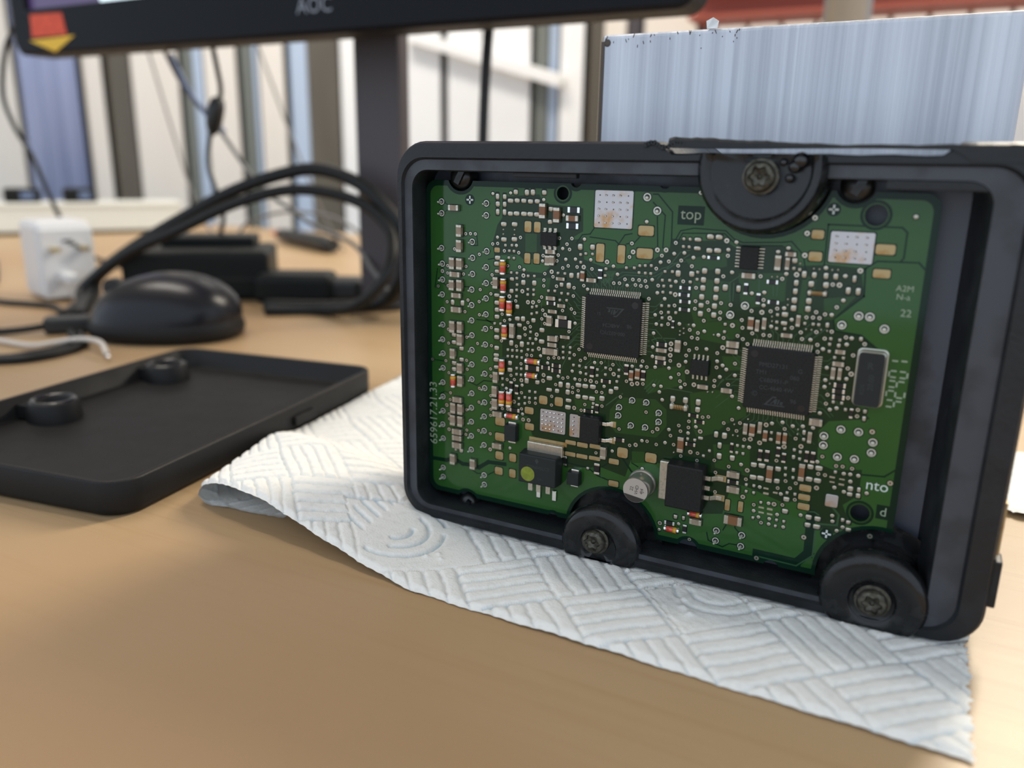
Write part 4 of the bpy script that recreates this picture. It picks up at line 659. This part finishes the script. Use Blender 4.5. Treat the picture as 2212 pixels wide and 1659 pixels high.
for w, pts in [(0.18,[(52.3,69.4),(53.9,70.5),(61.1,70.6),(63.2,72.0),(64.8,72.6),(67.2,75.9),(69.3,76.5)]),(0.18,[(52.9,68.9),(54.5,69.9),(61.7,70.1),(64.3,71.8),(69.3,75.5)]),(0.18,[(62.3,69.6),(65.3,73.2),(68.4,73.9)]),(0.18,[(49.0,66.1),(50.6,68.4),(51.7,70.1)]),(0.18,[(79.0,65.5),(78.7,70.1),(80.8,71.8)]),(0.18,[(79.6,66.1),(79.5,70.0)]),(0.18,[(88.0,67.9),(87.6,71.8)]),(0.18,[(88.7,67.9),(88.7,70.7)]),(0.3,[(51.5,38.0),(53.8,40.1),(55.5,41.5)]),(0.2,[(60.8,43.4),(62.2,45.0),(62.9,46.0)]),(0.2,[(61.3,42.8),(62.8,44.6),(63.6,46.1)]),(0.2,[(61.8,42.4),(63.4,44.3),(64.4,46.0)]),(0.3,[(98.6,25.9),(98.5,21.5)]),(0.3,[(100.1,20.7),(101.5,20.9),(102.4,20.4)]),(0.4,[(105.2,22.6),(106.5,21.3),(106.4,18.8),(102.8,18.3)]),(0.35,[(90.8,7.3),(99.0,7.1),(102.2,10.4),(102.1,17.2)]),(0.3,[(48.7,21.2),(51.2,19.3)]),(0.18,[(42.8,42.1),(41.0,40.0)]),(0.2,[(66.2,44.4),(72.2,44.2)]),(0.18,[(77.9,46.4),(78.8,48.2),(82.8,48.9)]),(0.2,[(36.1,56.5),(39.1,57.9),(41.0,57.0)]),(0.2,[(41.3,50.1),(39.5,46.3),(39.0,42.7)]),(0.18,[(33.4,63.1),(33.6,53.9)]),(0.2,[(58.8,53.8),(63.2,56.0),(67.5,56.3)]),(0.2,[(85.1,67.6),(84.6,72.6)]),(0.2,[(68.4,66.2),(67.6,70.3)])]: line(m, pts, w, -.042)
def fan(cx, cz, rows):                                       # traces leaving the pins of the two large chips
    for (dx, dz, n) in rows:
        for k in range(n):
            o_ = -6 + 12 * (k + .5) / n; L1 = random.uniform(.6, 2.0); L2 = random.uniform(.8, 3.6); s_ = 1 if o_ > 0 else -1
            if dx: p = [(cx + dx * 8.2, cz + o_), (cx + dx * (8.2 + L1), cz + o_), (cx + dx * (8.2 + L1 + L2), cz + o_ + s_ * L2)]
            else: p = [(cx + o_, cz + dz * 8.2), (cx + o_, cz + dz * (8.2 + L1)), (cx + o_ + s_ * L2, cz + dz * (8.2 + L1 + L2))]
            line(m, p, .16, -.042)
fan(52.5, 57.86, ((-1, 0, 14), (1, 0, 9), (0, 1, 18), (0, -1, 13))); fan(91.0, 49.9, ((-1, 0, 9), (1, 0, 8), (0, 1, 11), (0, -1, 12)))
tag(m.build('trace', 'trace', PCB), kind='stuff')
# ------------------------------------------------------------------ vias, pads, contact pins
def pts_of(k): return [tuple(map(float, e.split(','))) for e in BOARD[k].split()]
def inst(name, me, parent, loc): return link(bpy.data.objects.new(name, me), parent, loc)
def via_mesh(r, hole=.42):
    m = MB(); m.disc((0, 0), r + .22, -.050, 0, 14); m.ring((0, 0), r * hole, r, -.058, 1, 14); m.disc((0, 0), r * hole, -.054, 2, 10)
    return m
def annular(r, hole): return via_mesh(r, hole).mesh('via', ['mask_bare', 'tin', 'hole'])
vm, Vm = annular(.43, .42), annular(.55, .36)
vs = pts_of('v'); VS = pts_of('V')
for p in VS: inst('via', Vm, PCB, (p[0], 0, p[1]))
for p in vs[:230]: inst('via', vm, PCB, (p[0], 0, p[1]))
m = MB()
for p in vs[230:]:
    m.disc(p, .65, -.050, 0, 12); m.ring(p, .18, .43, -.058, 1, 12); m.disc(p, .18, -.054, 2, 8)
tag(m.build('small_via', ['mask_bare', 'tin', 'hole'], PCB), kind='stuff')
def dome(rx, rz, h, n=12, sq=2.0, mat='tin'):               # solder cushion: rounded outline with a domed face
    m = MB(); ts = [2 * math.pi * k / n for k in range(n)]
    sg = lambda v, e: math.copysign(abs(v) ** e, v)
    q = 2 / sq
    lp = lambda f, y: [(rx * f * sg(math.cos(t), q), y, rz * f * sg(math.sin(t), q)) for t in ts]
    m.loft([lp(1.28 if rx > .5 else 1.4, -.048), lp(1.0, -.050)], 1, False)
    m.loft([lp(1, -.05), lp(.96, -.05 - h * .5), lp(.74, -.05 - h * .92), lp(.3, -.05 - h)], 0, True, cap1=True)
    return m.mesh('pad', [mat, 'mask_bare'])
om = dome(.44, .44, .06); sm = dome(.36, .40, .26, 12, 4); km = dome(.2, .25, .3)
for p in pts_of('o'): inst('test_pad', om, PCB, (p[0], 0, p[1]))
random.seed(4)
for p in pts_of('s'): inst('solder_joint', sm, PCB, (p[0], 0, p[1]))
for p in pts_of('k'): inst('solder_bead', km, PCB, (p[0], 0, p[1]))
cache = {}
for p in pts_of('S'):
    k = (round(p[2] * 5) / 5, round(p[3] * 5) / 5)
    if k not in cache: cache[k] = dome(k[0] / 2 * .98, k[1] / 2 * .98, .22, 16, 3.6)
    inst('solder_pad', cache[k], PCB, (p[0], 0, p[1]))
for p in pts_of('l'): 
    m = MB().box((0, -.07, 0), (p[2], .06, p[3])); m.build('contact_strip', 'tin', PCB, (p[0], 0, p[1]))
for p in pts_of('G'):
    w, h = p[2], p[3]; m = MB(); m.poly(rrect(-w / 2 - .22, w / 2 + .22, -h / 2 - .22, h / 2 + .22, .35, 3), -.04, -.048, 1); m.poly(rrect(-w / 2, w / 2, -h / 2, h / 2, min(w, h) * .22, 3), -.04, -.12, 0)
    m.build('gold_pad', ['gold_pad', 'mask_bare'], PCB, (p[0], 0, p[1]), bevel=.05)
def pin_mesh(r, ph, pr):
    m = via_mesh(r, .70); 
    m.loft([[(pr * math.cos(t), y, pr * math.sin(t) - pr * .3) for t in [2 * math.pi * k / 10 for k in range(10)]] for pr, y in ((pr, -.02), (pr, -ph * .7), (pr * .75, -ph * .92), (pr * .3, -ph))], 1, True, cap1=True)
    return m.mesh('contact_pin', ['mask_bare', 'pin_tin', 'hole'])
Pm, pm = pin_mesh(.80, 2.0, .30), pin_mesh(.9, .5, .45)
for p in pts_of('P'): inst('contact_pin', Pm, PCB, (p[0] + .0, 0, p[1]))
for p in pts_of('p'): inst('contact_pin', pm, PCB, (p[0], 0, p[1]))
# ------------------------------------------------------------------ chip capacitors, resistors, diodes (body with end caps)
_pc = {}
def two_terminal(name, bodymat, p, t, grp=None, cap=.24, capmat='tin', bodyshape='box'):
    w, h = p[2], p[3]; hor = w > h; key = (name, bodymat, round(w, 1), round(h, 1))
    if key not in _pc:
        L_, T_ = (w, h) if hor else (h, w); T_ *= .9
        rot = None if hor else Matrix.Rotation(math.pi / 2, 3, 'Y')
        b = MB(); b.box((0, -t / 2 - .05, 0), (L_ * (1 - 1.7 * cap), t * .92, T_ * .94), 0, rot); 
        b.box((0, -.03, 0), (L_ * 1.08, .034, T_ * 1.22), 1, rot)
        c = MB(); c.box((0, -t / 2 - .04, 0), (L_ * cap, t * 1.04, T_), 0, rot); 
        # fillet of solder at the outer face
        d = MB(); d.box((0, -t * .25 - .04, 0), (L_ * .12, t * .5, T_ * .96), 0, rot, taper=.8)
        _pc[key] = (b.mesh(name, [bodymat, 'mask_bare']), c.mesh('end_cap', [capmat]), L_, hor)
    bm_, cm_, L_, hor = _pc[key]
    o = inst(name, bm_, CU, (p[0], 0, p[1]))
    for s_ in (-1, 1):
        dd = s_ * L_ * (.5 - cap / 2)
        e = inst('end_cap', cm_, o, (p[0] + (dd if hor else 0), 0, p[1] + (0 if hor else dd)))
        bv = e.modifiers.new('b', 'BEVEL'); bv.width = min(.12, t * .25) * S; bv.segments = 2
    return o
for p in pts_of('C'): two_terminal('capacitor', 'mlcc', p, min(1.2, .62 * min(p[2], p[3]) + .15))
for p in pts_of('B'): two_terminal('capacitor', 'mlcc_brown', p, min(1.1, .55 * min(p[2], p[3]) + .15))
for p in pts_of('R'): two_terminal('resistor', 'resistor_body', p, .34, cap=.22, capmat='tin_bright')
def diode(p, order, hor):
    L_ = max(p[2], p[3]); r = min(p[2], p[3]) / 2 * .93
    ax = Vector((1, 0, 0)) if hor else Vector((0, 0, 1)); c = Vector((0, -r - .05, 0))
    key = ('D', round(L_, 1), round(r, 1), hor)
    if key not in _pc:
        b = MB().cyl(c - ax * L_ * .34, ax, r * .92, L_ * .68, n=20)
        bd = MB().cyl(c - ax * L_ * .11, ax, r * .95, L_ * .22, n=20)
        cp = MB().cyl(c - ax * L_ * .08, ax, r, L_ * .16, n=20)
        _pc[key] = (b.mesh('diode', ['glass_red']), bd.mesh('cathode_band', ['band_yellow']), cp.mesh('end_cap', ['tin_bright']))
    a, b, e = _pc[key]; o = inst('diode', a, CU, (p[0], 0, p[1])); w0 = Vector((p[0], 0, p[1]))
    inst('cathode_band', b, o, w0 + ax * L_ * (.21 if order else -.21))
    for s_ in (-1, 1):
        q = inst('end_cap', e, o, w0 + ax * L_ * .42 * s_); bv = q.modifiers.new('b', 'BEVEL'); bv.width = .12 * S; bv.segments = 2
for p in pts_of('Y'): diode(p, 1, False)
for p in pts_of('Q'): diode(p, 0, False)
for p in pts_of('H'): diode(p, 1, True)
for p in pts_of('L'):                                        # small wound chip inductors
    w, h = p[2], p[3]
    o = MB().box((0, -.25, 0), (w * .62, .3, h * .55)).build('inductor', 'mlcc_brown', CU, (p[0], 0, p[1]))
    m = MB()
    for k in range(6): m.cyl((-w * .25 + w * .1 * k, -.48, -h * .3), (0, 0, 1), .15, h * .6, n=8)
    m.build('winding', 'gold_pad', o, (p[0], 0, p[1]))
    for s_ in (-1, 1): inst('end_cap', dome(w * .13, h * .45, .75, 14, 3), o, (p[0] + s_ * w * .4, 0, p[1]))
# ------------------------------------------------------------------ the two big chips
def qfp(cx, cz, rot, lines, lab):
    m = MB(); m.box((0, -.95, 0), (13.9, 1.3, 13.9)); c = m.build('microcontroller', 'chip_plastic', CU, (cx, 0, cz), bevel=.25)
    c['label'] = lab
    for a in range(4):
        R = Matrix.Rotation(a * math.pi / 2, 3, 'Y'); q = MB()
        for k in range(25):
            z = -6 + .5 * k
            for cc, dd in (((7.15, -.85, z), (.5, .16, .24)), ((7.45, -.5, z), (.16, .78, .24)), ((7.9, -.14, z), (.85, .14, .24))):
                q.box(R @ Vector(cc), [abs(v) for v in (R @ Vector(dd))])
        tag(q.build('pin_row', 'tin', c, (cx, 0, cz)), kind='stuff')
    for (dx, dz) in ((-5.4, 5.4), (5.4, -5.4)):
        MB().disc((0, 0), .8, 0, 0, 20).build('mould_mark', 'resistor_body', c, (cx + dx * (1 if rot == 0 else -1), -1.605, cz + dz))
    sg = 1 if rot == 0 else -1
    for txt, dx, dz, sz in lines: text('marking', txt, sz, 'laser_mark', c, (cx + sg * dx, -1.607, cz + sg * dz), rot)
    lg = MB()                                                 # maker's emblem: slanted letters on a wide base
    P0 = [[(-2.3, -1.0), (-.5, 1.1), (.3, 1.1), (.3, .8), (-.4, .8), (-1.6, -.75), (2.0, -.75), (2.2, -1.0)], [(-.9, -.6), (.1, .6), (.55, .6), (.3, -.6), (-.1, -.6), (-.05, -.2), (-.4, -.2), (-.6, -.6)],
          [(.5, -.6), (.75, .55), (1.05, .55), (.8, -.6)], [(1.1, -.6), (1.2, .1), (1.75, .1), (1.7, -.25), (1.4, -.25), (1.75, -.6)]]
    for P_ in P0: lg.add([(sg * a, 0, sg * b) for a, b in P_], [tuple(range(len(P_)))])
    lg.build('emblem', 'laser_mark', c, (cx + sg * (-.2 if rot == 0 else -.6), -1.61, cz + sg * (-4.7 if rot == 0 else -3.4)))
qfp(91.0, 49.9, 0, (('PMD27131', -1.2, 3.2, 1.35), ('G', 4.4, 2.6, 1.35), ('TM1', -3.6, 1.5, 1.3), ('060', 3.4, 1.0, 1.3), ('C6B0951-P', -.9, -.2, 1.3), ('CC-4640 4W', -.2, -1.9, 1.3), ('\u00a9', -4.6, -3.5, 1.6), ('96', 3.6, -4.2, 1.3)),
    'square black chip with an upright emblem, right of centre')
qfp(52.5, 57.86, math.pi, (('A4BC34', .2, -.2, 1.25), ('9B', -4.3, -.4, 1.2), ('000-0327(C)', -.2, 1.6, 1.2), ('51', 3.4, -2.8, 1.0)), 'square black chip with an upside-down emblem, left of centre')
def small_ic(name, cx, cz, w, h, n, side, t=1.1, pl=.55, pw=.3):
    c = MB().box((0, -t / 2 - .1, 0), (w, t, h)).build(name, 'chip_plastic', CU, (cx, 0, cz), bevel=.15)
    for s_ in (-1, 1):
        for k in range(n):
            o_ = ((k + .5) / n - .5)
            if side == 'tb': pos = (cx + o_ * w * .98, 0, cz + s_ * (h / 2 + pl / 2)); d = (pw, .18, pl + .3)
            else: pos = (cx + s_ * (w / 2 + pl / 2), 0, cz + o_ * h * .98); d = (pl + .3, .18, pw)
            q = MB(); q.box((0, -.15, 0), d); e = [0, 0]; 
            q.box((0, -.4, -s_ * pl * .4) if side == 'tb' else (-s_ * pl * .4, -.4, 0), (pw, .5, .2) if side == 'tb' else (.2, .5, pw))
            q.build('pin', 'tin', c, pos, bevel=.05)
    return c
small_ic('logic_chip', 73.7, 50.4, 4.1, 3.5, 4, 'tb', pl=1.0, pw=.42)
small_ic('driver_chip', 82.4, 75.7, 3.9, 4.8, 7, 'lr', pl=.9, pw=.3)
small_ic('transistor', 35.3, 77.1, 4.2, 3.2, 3, 'tb', pl=.8, pw=.75)
for (cx, cz, w, h) in ((26.2, 27.0, 3.5, 4.6), (44.2, 17.9, 3.4, 3.6)):
    c = MB().box((0, -1.1, 0), (w, 2.0, h), taper=.92).build('rectifier_diode', 'chip_plastic_soft', CU, (cx, 0, cz), bevel=.15)
    for s_ in (-1, 1): MB().box((0, -.6, 0), (w * .62, 1.1, .7)).build('end_cap', 'tin_bright', c, (cx + .2, 0, cz + s_ * (h / 2 + .2)), bevel=.15)
# power transistors
c = MB().box((0, -2.3, 0), (10.9, 4.0, 8.2), taper=.95).build('power_transistor', 'chip_plastic_soft', CU, (35.2, 0, 19.2), bevel=.35); c['label'] = 'black power transistor with a yellow inspection dot'
MB().box((0, -.9, 0), (10.0, 1.3, 3.0)).build('heat_tab', 'tin', c, (36.0, 0, 24.2), bevel=.3)
MB().box((0, -.1, 0), (10.6, .12, 1.2)).build('tab_solder', 'gold_pad', c, (36.2, 0, 25.9), bevel=.05)
for dx, l_ in ((-2.1, 1.0), (.2, 1.0), (2.9, 1.0)): MB().box((0, -2.7, 0), (1.25, .7, 2.6)).build('lead', 'tin', c, (35.0 + dx, 0, 14.2), bevel=.1)
for dx in (-1.0, 3.5):
    MB().box((0, -.3, 0), (1.3, .5, 3.0)).build('solder_lead', 'tin_bright', c, (35.1 + dx, 0, 11.6), bevel=.25, seg=3)
MB().disc((0, 0), 1.95, 0, 0, 32, ry=1.95).build('inspection_dot', 'yellow_mark', c, (32.7, -4.33, 17.9))
text('marking', 'F30N045LCT', 1.15, 'laser_mark', c, (35.6, -4.32, 20.0)); text('marking', '\u2666', 1.4, 'laser_mark', c, (35.2, -4.32, 21.7)); text('marking', 'G4', 1.0, 'laser_mark', c, (36.0, -4.32, 17.0))
c = MB().box((0, -2.1, 0), (8.9, 3.8, 11.2), taper=.96).build('power_transistor', 'chip_plastic', CU, (72.9, 0, 22.0), bevel=.35); c['label'] = 'black power transistor beside the round capacitor'
MB().box((0, -1.2, 0), (2.6, 1.4, 9.8)).build('heat_tab', 'tin', c, (67.6, 0, 22.2), bevel=.3)
for dz, l_ in ((2.4, 3.2), (0, 1.0), (-2.4, 3.2)):
    m = MB(); m.box((.2, -1.6, 0), (1.4, .6, 1.05))
    if l_ > 2: m.box((1.5, -1.0, 0), (1.5, .55, 1.05), rot=Matrix.Rotation(.75, 3, 'Z')); m.box((2.7, -.35, 0), (1.7, .5, 1.05))
    m.build('lead', 'tin', c, (77.6, 0, 22.3 + dz), bevel=.1)
    if l_ > 2: MB().box((0, -.08, 0), (2.6, .12, 1.5)).build('lead_pad', 'gold_pad', c, (80.4, 0, 22.3 + dz))
c = MB().box((0, -1.3, 0), (5.4, 2.3, 7.0), taper=.95).build('voltage_regulator', 'chip_plastic', CU, (48.2, 0, 31.6), bevel=.3)
MB().box((0, -.3, 0), (1.2, .5, 5.6)).build('heat_tab', 'tin', c, (45.0, 0, 31.4), bevel=.1)
for dz in (1.9, -2.3):
    m = MB(); m.box((.3, -.9, 0), (1.2, .4, .9)); m.box((1.2, -.45, 0), (1.1, .4, .95), rot=Matrix.Rotation(.6, 3, 'Z')); m.box((1.9, -.2, 0), (1.0, .3, 1.1)); m.build('lead', 'tin_bright', c, (51.2, 0, 31.5 + dz), bevel=.1)
    MB().box((0, -.07, 0), (1.3, .1, 1.5)).build('lead_pad', 'gold_pad', c, (53.6, 0, 31.5 + dz), bevel=.03)
# crystal, electrolytic capacitor
c = thing('x', (0, 0, 0), '', ''); bpy.data.objects.remove(c)
m = MB(); lp = lambda i, y: [(p[0], y, p[1]) for p in rrect(-2.75 + i, 2.75 - i, -5.9 + i, 5.9 - i, 1.0, 5)]
m.loft([lp(-.25, -.05), lp(-.2, -.5), lp(.0, -.6), lp(.05, -2.2), lp(.35, -2.5)], 0, True, cap1=True)
c = m.build('crystal_oscillator', 'crystal_metal', CU, (109.0, 0, 52.8)); c.modifiers.new('e', 'EDGE_SPLIT').split_angle = .6
MB().poly(rrect(-2.45, 2.4, -5.65, 5.6, .6, 4), -2.49, -2.53).build('dark_face', 'chip_plastic_soft', c, (109.0, 0, 52.8))
text('marking', 'R', 2.0, 'laser_mark', c, (108.9, -2.54, 55.6)); text('marking', '20.00', 1.5, 'laser_mark', c, (109.4, -2.54, 52.2), -math.pi / 2); text('marking', 'KDS', 1.2, 'laser_mark', c, (107.9, -2.54, 50.6), -math.pi / 2)
c = MB().lathe((0, 0, 0), (0, -1, 0), [(3.5, .05), (3.5, .8), (3.15, 1.0), (3.0, 1.3), (3.15, 1.6), (3.15, 5.4), (3.02, 5.75)], n=40).build('electrolytic_capacitor', 'can_alu', CU, (61.9, 0, 19.9))
c['label'] = 'small round aluminium capacitor with a dark marked segment'
MB().disc((0, 0), 3.03, 0, 0, 40).build('top_face', 'can_lid', c, (61.9, -5.75, 19.9))
m = MB(); a0, a1 = math.radians(202), math.radians(322); m.add([(2.98 * math.cos(t), 0, 2.98 * math.sin(t)) for t in [a0 + (a1 - a0) * k / 20 for k in range(21)]], [tuple(range(21))]); m.build('polarity_mark', 'ink', c, (61.9, -5.78, 19.9))
for i, tx in enumerate(('22', 'VHD', '4J4')): text('marking', tx, 1.15, 'ink', c, (61.0 + i * 1.25, -5.77, 20.25 - i * .15), -math.pi / 2 + .12)
# large soldered ground pads with rows of holes
def bigpad(cx, cz, w, h, nx, nz, mat='pad_dirty'):
    m = MB(); m.poly(rrect(-w / 2 - .25, w / 2 + .25, -h / 2 - .25, h / 2 + .25, .4, 3), -.04, -.048, 1); m.poly(rrect(-w / 2, w / 2, -h / 2, h / 2, .35, 3), -.04, -.11, 0)
    o = m.build('ground_pad', [mat, 'mask_bare'], PCB, (cx, 0, cz)); d = MB(); e = MB()
    for i in range(nx):
        for j in range(nz):
            q = (-w / 2 + w * (i + .7) / (nx + .4), -h / 2 + h * (j + .7) / (nz + .4)); d.disc(q, .17, -.118, 0, 8); 
            if (i * 7 + j * 3) % 4: e.lathe((q[0] - .25, -.11, q[1]), (0, -1, 0), [(.26, 0), (.2, .1), (.05, .16)], n=8)
    tag(d.build('thermal_hole', 'hole', o, (cx, 0, cz)), kind='stuff')
    tag(e.build('solder_bump', 'tin_bright', o, (cx, 0, cz)), kind='stuff')
bigpad(51.0, 84.6, 9.2, 8.4, 5, 5); bigpad(102.3, 79.0, 8.3, 6.2, 4, 4); bigpad(37.4, 31.5, 7.0, 5.9, 6, 5); bigpad(43.2, 31.4, 2.3, 5.9, 1, 5)
MB().poly(rrect(-1.3, 1.3, -1.45, 1.45, .4, 4), -.04, -.3).build('solder_block', 'pad_dirty', PCB, (104.7, 0, 24.3), bevel=.12)
for x_, z_ in ((13.0, 85.5), (98.1, 86.4), (104.5, 16.3)):
    m = MB(); m.disc((0, 0), 1.35, -.05, 1, 28); m.box((0, -.055, 0), (1.9, .01, .42)); m.box((0, -.055, 0), (.42, .01, 1.9)); m.build('fiducial_cross', ['silk_white', 'mask_bare'], PCB, (x_, 0, z_))
for x_, z_, r in ((38.2, 87.8, 1.5), (106.1, 85.6, 2.1), (110.6, 22.7, 1.95)): MB().ring((0, 0), r, r + .35, -.05, 0, 32).build('hole_rim', 'mask_mid', PCB, (x_, 0, z_))
# printed lettering
MB().poly([(-2.95, -2.05), (2.95, -2.05), (2.95, 2.05), (-2.95, 2.05)], -.04, -.05).build('label_window', 'mask_bare', PCB, (69.0, 0, 84.0)); text('lettering', 'top', 3.4, 'silk', PCB, (69.0, -.056, 84.2))
text('lettering', '659617.21.33', 3.3, 'silk', PCB, (1.75, -.05, 28.2), -math.pi / 2)
text('lettering', 'A2M', 1.7, 'silk', PCB, (113.1, -.05, 71.5)); text('lettering', 'N-a', 1.7, 'silk', PCB, (113.0, -.05, 69.8)); text('lettering', '22', 2.1, 'silk', PCB, (113.9, -.05, 66.6))
text('lettering', 'nto', 3.3, 'silk_white', PCB, (113.2, -.05, 29.4)); MB().poly([(-1.4, -1.6), (1.4, -1.6), (1.4, 1.6), (-1.4, 1.6)], -.04, -.05).build('label_window', 'mask_bare', PCB, (115.1, 0, 23.8)); text('lettering', 'd', 2.8, 'silk', PCB, (115.1, -.056, 23.8))
m = MB()
for x_, z_ in [(113.2, 56.8), (114.9, 56.9), (113.2, 54.7), (114.9, 54.7), (113.2, 53.4), (115.0, 53.4), (113.2, 52.6), (114.9, 52.6), (113.2, 51.3), (113.2, 50.5), (114.9, 49.2), (113.2, 48.5), (114.9, 48.4), (113.2, 47.1)]: m.box((x_, -.045, z_), (1.1, .01, .36))
for x_, z_ in [(112.4, 54.0), (115.8, 54.0), (114.1, 51.9), (112.4, 49.8), (114.1, 49.8), (115.8, 49.9), (114.1, 47.7)]: m.box((x_, -.045, z_), (.36, .01, 1.1))
m.build('date_code', 'silk', PCB)
